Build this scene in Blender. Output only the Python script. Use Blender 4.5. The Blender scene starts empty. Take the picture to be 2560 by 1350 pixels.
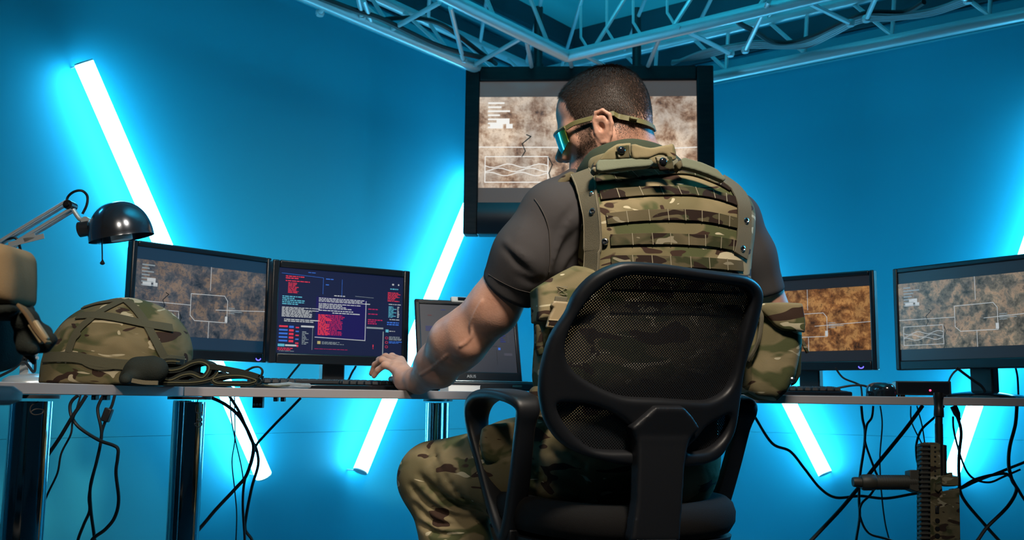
# ------------------------------------------------------------------ implicit surfaces (numpy signed distances, surface nets)
def A(v): return np.array(v, dtype=np.float64)
class SDF:
    def __init__(s): s.p = []
    def cap(s, a, b, r1, r2, k=.02, op='u'): s.p.append(('c', A(a), A(b), r1, r2, k, op)); return s
    def chain(s, pts, rs, k=.012):
        for i in range(len(pts)-1): s.cap(pts[i], pts[i+1], rs[i], rs[i+1], k)
        return s
    def ell(s, c, r, R=None, k=.02, op='u'): s.p.append(('e', A(c), A(r), A(R) if R is not None else np.eye(3), 0, k, op)); return s
    def box(s, c, h, R=None, rad=.01, k=.01, op='u'): s.p.append(('b', A(c), A(h), A(R) if R is not None else np.eye(3), rad, k, op)); return s
    def poly(s, poly, O, R, t, rad, k=.005, bulge=0.0): s.p.append(('p', A(O), A(R), A(poly), (t, rad, bulge), k, 'u')); return s
    def plane(s, c, n, k=.004): s.p.append(('h', A(c), A(n), None, 0, k, 'i')); return s      # keep the side n points away from
    @staticmethod
    def d1(q, P):
        t = q[0]
        if t == 'c':
            a, b, r1, r2 = q[1:5]; ab = b-a; h = np.clip(((P-a)@ab)/max(ab@ab, 1e-9), 0, 1)
            return np.sqrt((((P-a)-h[:, None]*ab)**2).sum(1)) - (r1+(r2-r1)*h)
        if t == 'e':
            c, r, R = q[1:4]; x = (P-c)@R; k0 = np.sqrt(((x/r)**2).sum(1)); k1 = np.sqrt(((x/(r*r))**2).sum(1)); return np.where(k0 < 1e-6, -r.min(), k0*(k0-1)/np.maximum(k1, 1e-9))
        if t == 'b':
            c, h, R, rad = q[1:5]; x = np.abs((P-c)@R)-(h-rad); return np.sqrt((np.maximum(x, 0)**2).sum(1))+np.minimum(x.max(1), 0)-rad
        if t == 'h': return (P-q[1])@q[2]
        if t == 'p':
            O, R, po, (th, rad, bul) = q[1:5]; x = (P-O)@R; u = x[:, :2]; n = len(po)
            d = np.full(len(u), 1e9); sg = np.ones(len(u)); j = n-1
            for i in range(n):
                e = po[j]-po[i]; w = u-po[i]; b = w-e*np.clip((w@e)/max(e@e, 1e-12), 0, 1)[:, None]; d = np.minimum(d, (b**2).sum(1))
                c1 = u[:, 1] >= po[i][1]; c2 = u[:, 1] < po[j][1]; c3 = e[0]*w[:, 1] > e[1]*w[:, 0]
                fl = (c1 & c2 & c3) | (~c1 & ~c2 & ~c3); sg = np.where(fl, -sg, sg); j = i
            d = sg*np.sqrt(d); tt = th + bul*np.clip(-d/.05, 0, 1)**.7
            a = d+rad; b = np.abs(x[:, 2])-tt+rad
            return np.sqrt(np.maximum(a, 0)**2+np.maximum(b, 0)**2)+np.minimum(np.maximum(a, b), 0)-rad
    def ev(s, P, prims=None):
        d = np.full(len(P), 10.0)
        for q in (prims if prims is not None else s.p):
            e = s.d1(q, P); k = q[5]; op = q[6]
            if op == 'u': h = np.clip(.5+.5*(d-e)/k, 0, 1); d = d*(1-h)+e*h-k*h*(1-h)
            elif op == 's': h = np.clip(.5-.5*(d+e)/k, 0, 1); d = d*(1-h)-e*h+k*h*(1-h)
            else: h = np.clip(.5-.5*(d-e)/k, 0, 1); d = d*(1-h)+e*h+k*h*(1-h)
        return d
    def mesh(s, h, disp=None, lo=None, hi=None, B=20):
        if lo is None:
            L = []
            for q in s.p:
                if q[6] != 'u': continue
                if q[0] == 'c': L += [q[1]-q[3], q[1]+q[3], q[2]-q[4], q[2]+q[4]]
                elif q[0] in 'eb': r = np.sqrt((q[2]**2).sum()); L += [q[1]-r, q[1]+r]
                elif q[0] == 'p':
                    for x, y in q[3]:
                        for z in (-1, 1): L.append(q[1]+q[2]@A((x, y, z*(q[4][0]+q[4][2])))); 
            L = np.array(L); lo, hi = L.min(0)-.02, L.max(0)+.02
        lo, hi = A(lo), A(hi); n = np.ceil((hi-lo)/h).astype(int)+2; R = h*B*.9+h*2
        off = np.stack(np.meshgrid(*[np.arange(-1, B+1)]*3, indexing='ij'), -1).reshape(-1, 3)
        V, K, Q = [], [], []; NY, NZ = int(n[1])+4, int(n[2])+4; m = B+2
        bl = [(i, j, k) for i in range(0, n[0], B) for j in range(0, n[1], B) for k in range(0, n[2], B)]
        C = lo+(np.array(bl)+B/2)*h; dc = s.ev(C)
        if any(q[6] == 'i' for q in s.p): dc = np.abs(dc)
        E = [((0, 0, 0), (1, 0, 0)), ((0, 1, 0), (1, 1, 0)), ((0, 0, 1), (1, 0, 1)), ((0, 1, 1), (1, 1, 1)), ((0, 0, 0), (0, 1, 0)), ((1, 0, 0), (1, 1, 0)), ((0, 0, 1), (0, 1, 1)), ((1, 0, 1), (1, 1, 1)), ((0, 0, 0), (0, 0, 1)), ((1, 0, 0), (1, 0, 1)), ((0, 1, 0), (0, 1, 1)), ((1, 1, 0), (1, 1, 1))]
        for b, c, d0 in zip(bl, C, dc):
            if abs(d0) > R*1.35: continue
            pr = [q for q in s.p if q[6] != 'u' or abs(s.d1(q, c[None])[0]) < R*1.35+q[5]+.02 or s.d1(q, c[None])[0] < 0]
            G = off+np.array(b); P = lo+G*h; D = s.ev(P, pr)
            if disp is not None: D = D+disp(P)
            if D.min() > 0 or D.max() < 0: continue
            D = D.reshape(m, m, m); S = D < 0; c0 = m-1
            acc = np.zeros((c0, c0, c0, 3)); cnt = np.zeros((c0, c0, c0))
            for p, q in E:
                a = D[p[0]:p[0]+c0, p[1]:p[1]+c0, p[2]:p[2]+c0]; e = D[q[0]:q[0]+c0, q[1]:q[1]+c0, q[2]:q[2]+c0]
                x = (a < 0) != (e < 0); t = np.where(x, a/np.where(x, a-e, 1), 0)
                pos = np.array(p)+t[..., None]*(np.array(q)-np.array(p)); acc += np.where(x[..., None], pos, 0); cnt += x
            act = cnt > 0; idx = np.argwhere(act); cell = idx-1+np.array(b)
            V.append(lo+(cell+acc[act]/cnt[act][:, None])*h); K.append((cell[:, 0]+2)*NY*NZ+(cell[:, 1]+2)*NZ+cell[:, 2]+2)
            for ax in range(3):
                o1, o2 = [(1, 2), (2, 0), (0, 1)][ax]
                sl = [slice(1, B+1)]*3; sh = list(sl); sh[ax] = slice(2, B+2)
                a, e = S[tuple(sl)], S[tuple(sh)]; g = np.argwhere(a != e)
                if not len(g): continue
                inside = a[tuple(g.T)]; g = g+np.array(b); u = np.zeros(3, int); v = np.zeros(3, int); u[o1] = 1; v[o2] = 1
                q4 = np.stack([g-u-v, g-v, g, g-u], 1); kk = (q4[..., 0]+2)*NY*NZ+(q4[..., 1]+2)*NZ+q4[..., 2]+2
                kk[~inside] = kk[~inside][:, ::-1]; Q.append(kk)
        V = np.concatenate(V); K = np.concatenate(K); Q = np.concatenate(Q)
        uk, ui = np.unique(K, return_index=True); V = V[ui]; Fq = np.searchsorted(uk, Q)
        ok = (uk[np.clip(Fq, 0, len(uk)-1)] == Q).all(1)
        return V, Fq[ok]
def np_obj(name, V, Fq, ms, parent=None, smooth_it=0, mi=None, world=True):
    if smooth_it:
        e = np.concatenate([Fq[:, [0, 1]], Fq[:, [1, 2]], Fq[:, [2, 3]], Fq[:, [3, 0]]])
        for it in range(smooth_it):
            acc = np.zeros_like(V); cnt = np.zeros(len(V)); 
            np.add.at(acc, e[:, 0], V[e[:, 1]]); np.add.at(cnt, e[:, 0], 1)
            V = V*.4+.6*acc/np.maximum(cnt, 1)[:, None]
    me = bpy.data.meshes.new(name); me.from_pydata(V.tolist(), [], Fq.tolist())
    ms = ms if isinstance(ms, (list, tuple)) else [ms]
    for m in ms: me.materials.append(M[m] if isinstance(m, str) else m)
    if mi is not None: me.polygons.foreach_set('material_index', mi.astype(np.int32))
    me.polygons.foreach_set('use_smooth', [True]*len(me.polygons)); me.update()
    o = bpy.data.objects.new(name, me); COL.objects.link(o)
    if parent is not None:
        o.parent = parent
        if world: o.matrix_parent_inverse = wmat(parent).inverted()
    return o
from mathutils.bvhtree import BVHTree
def bvh(V, Fq): return BVHTree.FromPolygons([Vector(v) for v in V], [tuple(int(i) for i in f) for f in Fq])
def cast(tree, px, py, lift=0.0):
    d = ray(px, py).normalized(); h = tree.ray_cast(CAM, d)
    if h[0] is None:
        h = tree.find_nearest(CAM+d*((tree.find_nearest(CAM)[0]-CAM).length))
    n = h[1].normalized(); n = -n if n.dot(d) > 0 else n
    return h[0]+n*lift, n
def plane_poly(L, O, R):      # pixels -> 2D in the plane through O with axes R[:,0], R[:,1]
    n = Vector(R.col[2]); out = []
    for px, py in L:
        p = on_plane(px, py, O, n)-O; out.append((p.dot(R.col[0]), p.dot(R.col[1])))
    return out
def dense(poly, n=4, closed=True):
    P = [Vector((x, y, 0)) for x, y in poly]; N = len(P); out = []
    for i in range(N):
        p0, p1, p2, p3 = P[(i-1) % N], P[i], P[(i+1) % N], P[(i+2) % N]
        for k in range(n):
            t = k/n; q = .5*((2*p1)+(p2-p0)*t+(2*p0-5*p1+4*p2-p3)*t*t+(-p0+3*p1-3*p2+p3)*t**3); out.append((q.x, q.y))
    return out
def pillow(name, L, Y, m, parent, t=.015, rad=.01, bulge=0., yaw=0., tilt=0., h=.003, rnd=0, sm=2, disp=None, inn=None):
    c = (sum(x for x, _ in L)/len(L), sum(y for _, y in L)/len(L)); O = at(c[0], c[1], Y)
    R = Matrix.Rotation(yaw, 3, 'Z') @ Matrix.Rotation(PI/2+tilt, 3, 'X')      # columns: right, up, towards the viewer
    P = plane_poly(L, O, R)
    if rnd: P = dense(P, rnd)
    S = SDF(); S.poly(P, O, np.array(R), t, min(rad, t), bulge=bulge)
    V, Fq = S.mesh(h, disp=disp); o = np_obj(name, V, Fq, m, parent, sm); return o, V, Fq
def vnoise(P, sc, seed=0):
    # cheap smooth pseudo noise: sum of rotated sines
    r = np.random.RandomState(seed); d = np.zeros(len(P))
    for i in range(5):
        w = r.normal(size=3); w /= np.linalg.norm(w); d += np.sin(P@w*sc*r.uniform(.6, 1.5)+r.uniform(0, 6.28))
    return d/5
import bpy, bmesh, math, random
import numpy as np
from mathutils import Vector, Matrix
random.seed(7); np.random.seed(7)
SC = bpy.context.scene
COL = SC.collection
PI = math.pi
# ------------------------------------------------------------------ camera
F = 2500.0; W, H = 2560, 1350
PITCH = math.atan(325.0/F); ROLL = 0.0122; CAMZ = 0.73
_cp, _sp = math.cos(PITCH), math.sin(PITCH)
FWD = Vector((0, _cp, _sp)); UP0 = Vector((0, -_sp, _cp)); RX0 = Vector((1, 0, 0))
RGT = RX0*math.cos(ROLL) + UP0*math.sin(ROLL)
UPV = UP0*math.cos(ROLL) - RX0*math.sin(ROLL)
CAM = Vector((0, 0, CAMZ))
cd = bpy.data.cameras.new('camera'); cam = bpy.data.objects.new('camera', cd); COL.objects.link(cam)
cam.matrix_world = Matrix(((RGT.x, UPV.x, -FWD.x, CAM.x), (RGT.y, UPV.y, -FWD.y, CAM.y), (RGT.z, UPV.z, -FWD.z, CAM.z), (0, 0, 0, 1)))
cd.sensor_width = 36; cd.lens = 36*F/W; cd.clip_start = 0.05
cd.dof.use_dof = True; cd.dof.focus_distance = 2.06; cd.dof.aperture_fstop = 8.0
SC.camera = cam
def ray(px, py): return RGT*((px-1280)/F) - UPV*((py-675)/F) + FWD
def at(px, py, Y):
    d = ray(px, py); return CAM + d*(Y/d.y)
def on_z(px, py, z):
    d = ray(px, py); return CAM + d*((z-CAMZ)/d.z)
def on_plane(px, py, p0, n):
    d = ray(px, py); return CAM + d*((p0-CAM).dot(n)/d.dot(n))
def proj(p):
    q = Vector(p)-CAM; w = q.dot(FWD); return (1280+F*q.dot(RGT)/w, 675-F*q.dot(UPV)/w)
# ------------------------------------------------------------------ world, exposure, key light
wd = bpy.data.worlds.new('world'); SC.world = wd; wd.use_nodes = True
wd.node_tree.nodes['Background'].inputs[0].default_value = (0.02, 0.10, 0.18, 1)
wd.node_tree.nodes['Background'].inputs[1].default_value = 0.06
SC.view_settings.view_transform = 'Standard'; SC.view_settings.look = 'None'
SC.view_settings.gamma = 1; SC.view_settings.exposure = 0; SC.view_settings.use_curve_mapping = False
SC.cycles.use_denoising = True; SC.cycles.max_bounces = 8; SC.cycles.transparent_max_bounces = 16
SC.cycles.sample_clamp_indirect = 4.0
def area(name, loc, target, size, power, col, spread=180):
    l = bpy.data.lights.new(name, 'AREA'); l.shape = 'DISK'; l.size = size; l.energy = power; l.color = col
    l.spread = math.radians(spread)
    o = bpy.data.objects.new(name, l); COL.objects.link(o); o.location = loc
    o.rotation_euler = (Vector(target)-Vector(loc)).to_track_quat('-Z', 'Y').to_euler(); return o
area('key_light', (0.45, 0.70, 2.62), (0.10, 2.12, 1.22), 0.45, 14, (1.0, 0.87, 0.72), 64)
area('added_cyan_rim', (-1.80, 2.62, 1.75), (0.05, 2.15, 0.75), 0.4, 5.0, (0.03, 0.50, 1.0), 60)  # added out of frame for a cyan rim from the left, no fixture
area('added_blue_rim', (2.15, 3.05, 1.75), (0.35, 2.2, 0.85), 0.4, 3.5, (0.03, 0.50, 1.0), 55)  # unseen helper light, gives the right side a blue rim
area('left_front_lamp', (-0.35, -0.35, 2.45), (-0.75, 1.5, 0.85), 0.35, 3.6, (1.0, 0.84, 0.66), 42)
area('added_ceiling_fill', (-0.6, 1.1, 1.75), (0.05, 2.5, 2.68), 0.4, 15, (0.06, 0.70, 1.0), 46)  # floating fill put in to brighten the ceiling
# ------------------------------------------------------------------ materials
def mat(name, col, rough=0.5, metal=0.0, emit=None, estr=0.0, spec=0.5, coat=0.0, alpha=None):
    m = bpy.data.materials.new(name); m.use_nodes = True
    b = m.node_tree.nodes['Principled BSDF']
    b.inputs['Base Color'].default_value = (*col, 1); b.inputs['Roughness'].default_value = rough
    b.inputs['Metallic'].default_value = metal; b.inputs['Specular IOR Level'].default_value = spec
    b.inputs['Coat Weight'].default_value = coat
    if emit: b.inputs['Emission Color'].default_value = (*emit, 1); b.inputs['Emission Strength'].default_value = estr
    return m
def nodes(m): return m.node_tree.nodes, m.node_tree.links, m.node_tree.nodes['Principled BSDF']
def noise_bump(m, scale, strength, dist=0.002, detail=4, coord='Object', stretch=(1, 1, 1)):
    N, L, b = nodes(m)
    tc = N.new('ShaderNodeTexCoord'); mp = N.new('ShaderNodeMapping'); mp.inputs['Scale'].default_value = stretch
    t = N.new('ShaderNodeTexNoise'); t.inputs['Scale'].default_value = scale; t.inputs['Detail'].default_value = detail
    bp = N.new('ShaderNodeBump'); bp.inputs['Strength'].default_value = strength; bp.inputs['Distance'].default_value = dist
    L.new(tc.outputs[coord], mp.inputs[0]); L.new(mp.outputs[0], t.inputs[0]); L.new(t.outputs['Fac'], bp.inputs['Height']); L.new(bp.outputs[0], b.inputs['Normal'])
    return m
def noise_colour(m, stops, scale, detail=4, stretch=(1, 1, 1), coord='Object', dist=0.0):
    N, L, b = nodes(m)
    tc = N.new('ShaderNodeTexCoord'); mp = N.new('ShaderNodeMapping'); mp.inputs['Scale'].default_value = stretch
    t = N.new('ShaderNodeTexNoise'); t.inputs['Scale'].default_value = scale; t.inputs['Detail'].default_value = detail
    t.inputs['Distortion'].default_value = dist
    r = N.new('ShaderNodeValToRGB')
    while len(r.color_ramp.elements) < len(stops): r.color_ramp.elements.new(0.5)
    for e, (p, c) in zip(r.color_ramp.elements, stops): e.position = p; e.color = (*c, 1)
    L.new(tc.outputs[coord], mp.inputs[0]); L.new(mp.outputs[0], t.inputs[0]); L.new(t.outputs['Fac'], r.inputs[0]); L.new(r.outputs[0], b.inputs['Base Color'])
    return m
def camo(name, sc=9.0, tint=1.0, weave=1400.0, off=0.0, brown=0.0, cream=0.0):
    m = mat(name, (0.2, 0.16, 0.09), 0.85, spec=0.2); N, L, b = nodes(m)
    tc = N.new('ShaderNodeTexCoord')
    def lay(scale, st, det, dis, rough, o):
        mp = N.new('ShaderNodeMapping'); mp.inputs['Scale'].default_value = st; mp.inputs['Location'].default_value = (o+off, o*1.7, o*0.6)
        t = N.new('ShaderNodeTexNoise'); t.inputs['Scale'].default_value = scale; t.inputs['Detail'].default_value = det
        t.inputs['Distortion'].default_value = dis; t.inputs['Roughness'].default_value = rough
        L.new(tc.outputs['Object'], mp.inputs[0]); L.new(mp.outputs[0], t.inputs[0]); return t.outputs['Fac']
    def step(sock, p, w):
        r = N.new('ShaderNodeMapRange'); r.inputs[1].default_value = p-w; r.inputs[2].default_value = p+w; L.new(sock, r.inputs[0]); return r.outputs[0]
    def mix(f, a, c):
        x = N.new('ShaderNodeMix'); x.data_type = 'RGBA'; L.new(f, x.inputs[0])
        if isinstance(a, tuple): x.inputs[6].default_value = (*a, 1)
        else: L.new(a, x.inputs[6])
        x.inputs[7].default_value = (*c, 1); return x.outputs[2]
    T = tint
    c = mix(step(lay(sc*.8, (1, 1, 1.6), 2, .4, .5, 0), .50, .10), (.228*T, .186*T, .104*T), (.140*T, .120*T, .062*T))
    c = mix(step(lay(sc*1.1, (1, 1, 1.8), 2, .5, .5, 3.1), .560, .030), c, (.072*T, .080*T, .034*T))
    c = mix(step(lay(sc*1.5, (.8, .8, 1.9), 1.5, .8, .5, 7.7), .620-brown, .006), c, (.040*T, .022*T, .015*T))
    c = mix(step(lay(sc*2.1, (.7, .7, 1.9), 1, 1.0, .5, 12.3), .665+cream, .006), c, (.46*T, .41*T, .28*T))
    L.new(c, b.inputs['Base Color'])
    v = N.new('ShaderNodeTexNoise'); v.inputs['Scale'].default_value = weave*.3; L.new(tc.outputs['Object'], v.inputs[0])
    bp = N.new('ShaderNodeBump'); bp.inputs['Strength'].default_value = .25; bp.inputs['Distance'].default_value = .001
    L.new(v.outputs['Fac'], bp.inputs['Height']); L.new(bp.outputs[0], b.inputs['Normal'])
    return m
M = {}
M['wall'] = noise_bump(mat('wall_blue_paint', (.035, .42, .57), .55, spec=.3), 30, .05)
M['wall_trim'] = mat('upper_wall_teal', (.05, .30, .36), .7)
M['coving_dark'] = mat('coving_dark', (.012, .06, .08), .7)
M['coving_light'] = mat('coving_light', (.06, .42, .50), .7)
M['ceiling'] = noise_bump(mat('ceiling_teal', (.12, .66, .68), .8), 3, .2)
M['floor'] = mat('floor_grey', (.08, .12, .15), .4)
M['tube'] = mat('tube_glow', (.8, .9, 1), .4, emit=(.15, .69, 1.0), estr=18)
M['tube_cap'] = mat('tube_cap', (.8, .85, .9), .4, .0)
M['alu'] = noise_bump(mat('aluminium', (.60, .66, .68), .36, .35), 60, .05)
M['black'] = mat('black_plastic', (.012, .014, .018), .42)
M['black_gloss'] = mat('black_gloss', (.008, .009, .012), .16, coat=.4)
M['bezel'] = noise_bump(mat('bezel_black', (.008, .011, .016), .32, spec=.5), 400, .08)  # faint blue in the black stands in for the room's haze
M['tvframe'] = noise_colour(mat('tv_black', (.014, .012, .012), .5, spec=.22), [(.3, (.010, .010, .012)), (.7, (.022, .018, .018))], 14, stretch=(1, 1, 6))
M['screen_off'] = mat('screen_dark', (.012, .014, .02), .25)
M['desk'] = mat('desk_white', (.28, .26, .27), .38)
M['desk_edge'] = mat('desk_edge', (.55, .50, .48), .45)
M['chrome'] = mat('chrome', (.72, .75, .78), .07, 1.0)
M['steel'] = mat('steel', (.6, .62, .64), .22, 1.0)
M['lampmetal'] = mat('lamp_satin_metal', (.55, .60, .63), .30, .45)
M['darksteel'] = mat('dark_steel', (.05, .055, .06), .3, .8)
M['cable'] = mat('cable_black', (.008, .009, .011), .5)
M['cable_grey'] = mat('cable_clear_grey', (.25, .28, .30), .4)
M['paper'] = mat('paper', (.7, .7, .68), .8)
M['ink'] = mat('marker_ink', (.005, .005, .006), .6)
def emis(name, col, s=1.0):
    return mat(name, (0, 0, 0), .3, emit=col, estr=s)
M['led_red'] = emis('led_red', (1, .03, .10), 6); M['led_blue'] = emis('led_blue', (.12, .10, 1), 3)
# ------------------------------------------------------------------ mesh builder
class MB:
    def __init__(s): s.v = []; s.f = []; s.m = []; s.uv = None
    def add(s, vs, fs, mi=0):
        o = len(s.v); s.v += [tuple(v) for v in vs]; s.f += [tuple(i+o for i in f) for f in fs]; s.m += [mi]*len(fs); return s
    def box(s, c, size, R=None, mi=0, taper=1.0):
        c = Vector(c); a, b, h = size[0]/2, size[1]/2, size[2]/2; R = R or Matrix.Identity(3)
        vs = []
        for z in (-h, h):
            k = taper if z > 0 else 1
            for x, y in ((-a, -b), (a, -b), (a, b), (-a, b)): vs.append(c + R @ Vector((x*k, y*k, z)))
        return s.add(vs, [(3, 2, 1, 0), (4, 5, 6, 7), (0, 1, 5, 4), (1, 2, 6, 5), (2, 3, 7, 6), (3, 0, 4, 7)], mi)
    def tube(s, pts, r, n=10, mi=0, cap=True, ry=None, upv=None):
        pts = [Vector(p) for p in pts]; N = len(pts)
        rs = r if isinstance(r, (list, tuple)) else [r]*N
        T = [(pts[min(i+1, N-1)]-pts[max(i-1, 0)]).normalized() for i in range(N)]
        u = Vector(upv) if upv else (Vector((0, 0, 1)) if abs(T[0].z) < .9 else Vector((1, 0, 0)))
        vs = []
        for i in range(N):
            x = u - T[i]*u.dot(T[i])
            if x.length < 1e-6: x = T[i].orthogonal()
            x.normalize(); y = T[i].cross(x); u = x if not upv else u
            k = (ry/ (r if not isinstance(r, (list, tuple)) else 1)) if ry else 1
            for j in range(n):
                a = 2*PI*j/n; vs.append(pts[i] + x*(math.cos(a)*rs[i]*k) + y*(math.sin(a)*rs[i]))
        fs = []
        for i in range(N-1):
            for j in range(n):
                a = i*n+j; b = i*n+(j+1) % n; fs.append((a, b, b+n, a+n))
        if cap: fs += [tuple(range(n-1, -1, -1)), tuple((N-1)*n+j for j in range(n))]
        return s.add(vs, fs, mi)
    def lathe(s, prof, mtx=None, n=32, mi=0, close=True):
        mtx = mtx or Matrix.Identity(4); vs = []
        for r, z in prof:
            for j in range(n):
                a = 2*PI*j/n; vs.append(mtx @ Vector((r*math.cos(a), r*math.sin(a), z)))
        fs = []
        for i in range(len(prof)-1):
            for j in range(n):
                a = i*n+j; b = i*n+(j+1) % n; fs.append((a, b, b+n, a+n))
        if close: fs += [tuple(range(n-1, -1, -1)), tuple((len(prof)-1)*n+j for j in range(n))]
        return s.add(vs, fs, mi)
    def prism(s, poly, depth, mtx, mi=0):
        n = len(poly); vs = [mtx @ Vector((x, y, 0)) for x, y in poly] + [mtx @ Vector((x, y, depth)) for x, y in poly]
        fs = [tuple(range(n-1, -1, -1)), tuple(range(n, 2*n))] + [(i, (i+1) % n, (i+1) % n+n, i+n) for i in range(n)]
        return s.add(vs, fs, mi)
    def quad(s, a, b, c, d, mi=0): return s.add([a, b, c, d], [(0, 1, 2, 3)], mi)
    def ribbon(s, pts, wid, wdir, th, mi=0, nrm=None):
        # flat webbing swept along pts: wid across wdir (vector or list), thickness th
        pts = [Vector(p) for p in pts]; N = len(pts); vs = []
        for i in range(N):
            t = (pts[min(i+1, N-1)]-pts[max(i-1, 0)]).normalized()
            w = Vector(wdir[i] if isinstance(wdir, list) else wdir); w = (w - t*w.dot(t)).normalized(); n = t.cross(w).normalized()
            for a, b in ((-.5, -.5), (.5, -.5), (.5, .5), (-.5, .5)): vs.append(pts[i]+w*(a*wid)+n*(b*th))
        fs = []
        for i in range(N-1):
            for j in range(4):
                a = i*4+j; b = i*4+(j+1) % 4; fs.append((a, b, b+4, a+4))
        fs += [(3, 2, 1, 0), tuple((N-1)*4+j for j in range(4))]
        return s.add(vs, fs, mi)
    def grid(s, fn, nu, nv, mi=0, wrap=False):
        vs = [fn(i/(nu-1) if not wrap else i/nu, j/(nv-1)) for i in range(nu) for j in range(nv)]
        fs = []
        for i in range(nu if wrap else nu-1):
            for j in range(nv-1):
                a = i*nv+j; b = ((i+1) % nu)*nv+j; fs.append((a, b, b+1, a+1))
        return s.add(vs, fs, mi)
def spline(pts, n=8):
    P = [Vector(p) for p in pts]; out = []
    for i in range(len(P)-1):
        p0, p1, p2, p3 = P[max(i-1, 0)], P[i], P[i+1], P[min(i+2, len(P)-1)]
        for k in range(n):
            t = k/n; out.append(.5*((2*p1)+(p2-p0)*t+(2*p0-5*p1+4*p2-p3)*t*t+(-p0+3*p1-3*p2+p3)*t**3))
    out.append(P[-1]); return out
def obj(name, mb, ms, parent=None, smooth=True, bevel=0, seg=2, world=True, solid=0, sub=0, angle=40):
    me = bpy.data.meshes.new(name); me.from_pydata(mb.v, [], mb.f)
    ms = ms if isinstance(ms, (list, tuple)) else [ms]
    for m in ms: me.materials.append(M[m] if isinstance(m, str) else m)
    if len(ms) > 1: me.polygons.foreach_set('material_index', mb.m)
    if mb.uv is not None:
        ul = me.uv_layers.new(name='UVMap')
        ul.data.foreach_set('uv', [c for p in me.polygons for vi in p.vertices for c in mb.uv[vi]])
    b = bmesh.new(); b.from_mesh(me); bmesh.ops.recalc_face_normals(b, faces=b.faces); b.to_mesh(me); b.free()
    if smooth:
        me.polygons.foreach_set('use_smooth', [True]*len(me.polygons))
        me.set_sharp_from_angle(angle=math.radians(angle))
    o = bpy.data.objects.new(name, me); COL.objects.link(o)
    if solid: x = o.modifiers.new('s', 'SOLIDIFY'); x.thickness = solid; x.offset = 0
    if bevel: x = o.modifiers.new('b', 'BEVEL'); x.width = bevel; x.segments = seg; x.limit_method = 'ANGLE'; x.angle_limit = math.radians(35)
    if sub: x = o.modifiers.new('u', 'SUBSURF'); x.levels = sub; x.render_levels = sub
    if parent is not None:
        o.parent = parent
        if world: o.matrix_parent_inverse = wmat(parent).inverted()
    return o
def wmat(o):
    m = Matrix.LocRotScale(o.location, o.rotation_euler, o.scale)
    return wmat(o.parent) @ o.matrix_parent_inverse @ m if o.parent else m
def tag(o, label, cat, group=None):
    o['label'] = label; o['category'] = cat
    if group: o['group'] = group
    return o
def thing(name, label, cat, loc=(0, 0, 0), rz=0, group=None):
    o = bpy.data.objects.new(name, None); COL.objects.link(o); o.location = loc; o.rotation_euler = (0, 0, rz); o.empty_display_size = .05
    return tag(o, label, cat, group)
def struct(name, mb, m, **k):
    o = obj(name, mb, m, **k); o['kind'] = 'structure'; return o
def text_mb(s, size, mtx, depth=.0004):
    c = bpy.data.curves.new('t', 'FONT'); c.body = s; c.size = size; c.extrude = depth; c.align_x = 'CENTER'; c.align_y = 'CENTER'
    o = bpy.data.objects.new('t', c); COL.objects.link(o)
    dg = bpy.context.evaluated_depsgraph_get(); me = bpy.data.meshes.new_from_object(o.evaluated_get(dg))
    mb = MB(); mb.add([mtx @ v.co for v in me.vertices], [tuple(p.vertices) for p in me.polygons])
    bpy.data.objects.remove(o); bpy.data.curves.remove(c); bpy.data.meshes.remove(me); return mb
def frame3(x, y): 
    x = Vector(x).normalized(); z = x.cross(Vector(y)).normalized(); y = z.cross(x)
    return Matrix((x, y, z)).transposed()
def M4(R, c): m = R.to_4x4(); m.translation = Vector(c); return m
# ================================================================== room
AZL, AZR = math.radians(37.5), math.radians(-52.5)
LA = Vector((-math.sin(AZL), -math.cos(AZL), 0))          # along the left wall, away from the corner
RB = Vector((-math.sin(AZR), -math.cos(AZR), 0))          # along the right wall, away from the corner
CX = at(1420, 1000, 5.2); CX.z = 0
CEIL = at(1385, 95, 5.2).z
NL = Vector((-LA.y, LA.x, 0)); NR = Vector((RB.y, -RB.x, 0))
if NL.dot(CAM-CX) < 0: NL = -NL
if NR.dot(CAM-CX) < 0: NR = -NR
def wall_boxes(d, n, L, z0, z1, t0, t1, mb, mi=0):
    c = CX + d*(L/2-.2) + n*((t0+t1)/2); c.z = (z0+z1)/2
    return mb.box(c, (L+.4, abs(t1-t0), z1-z0), frame3(d, n), mi)
ZS = .60
for nm, d, n, L in (('wall_left', LA, NL, 6.0), ('wall_right', RB, NR, 6.0)):
    mb = MB(); wall_boxes(d, n, L, 0, ZS-.0005, -.12, 0, mb); wall_boxes(d, n, L, ZS+.0005, CEIL, -.12, 0, mb); wall_boxes(d, n, L, 0, CEIL, -.16, -.118, mb)
    struct(nm, mb, 'wall', smooth=False)
mb = MB(); mb.box((0, 1.6, -.05), (12, 9.5, .1)); struct('floor', mb, 'floor', smooth=False)
mb = MB(); mb.box((0, 1.6, CEIL+.05), (12, 9.5, .1)); struct('ceiling', mb, 'ceiling', smooth=False)
# stepped coving where the walls meet the ceiling
zt = CEIL
for i, (d, n) in enumerate(((LA, NL), (RB, NR))):
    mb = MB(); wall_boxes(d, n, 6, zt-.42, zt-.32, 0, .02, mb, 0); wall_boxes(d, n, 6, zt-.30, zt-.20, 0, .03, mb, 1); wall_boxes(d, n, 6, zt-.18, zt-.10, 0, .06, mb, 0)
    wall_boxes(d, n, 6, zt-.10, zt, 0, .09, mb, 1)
    struct('trim_%d' % (i+1), mb, ['coving_light', 'coving_dark'] if i == 0 else ['wall_trim', 'coving_dark'], smooth=False)
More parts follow.
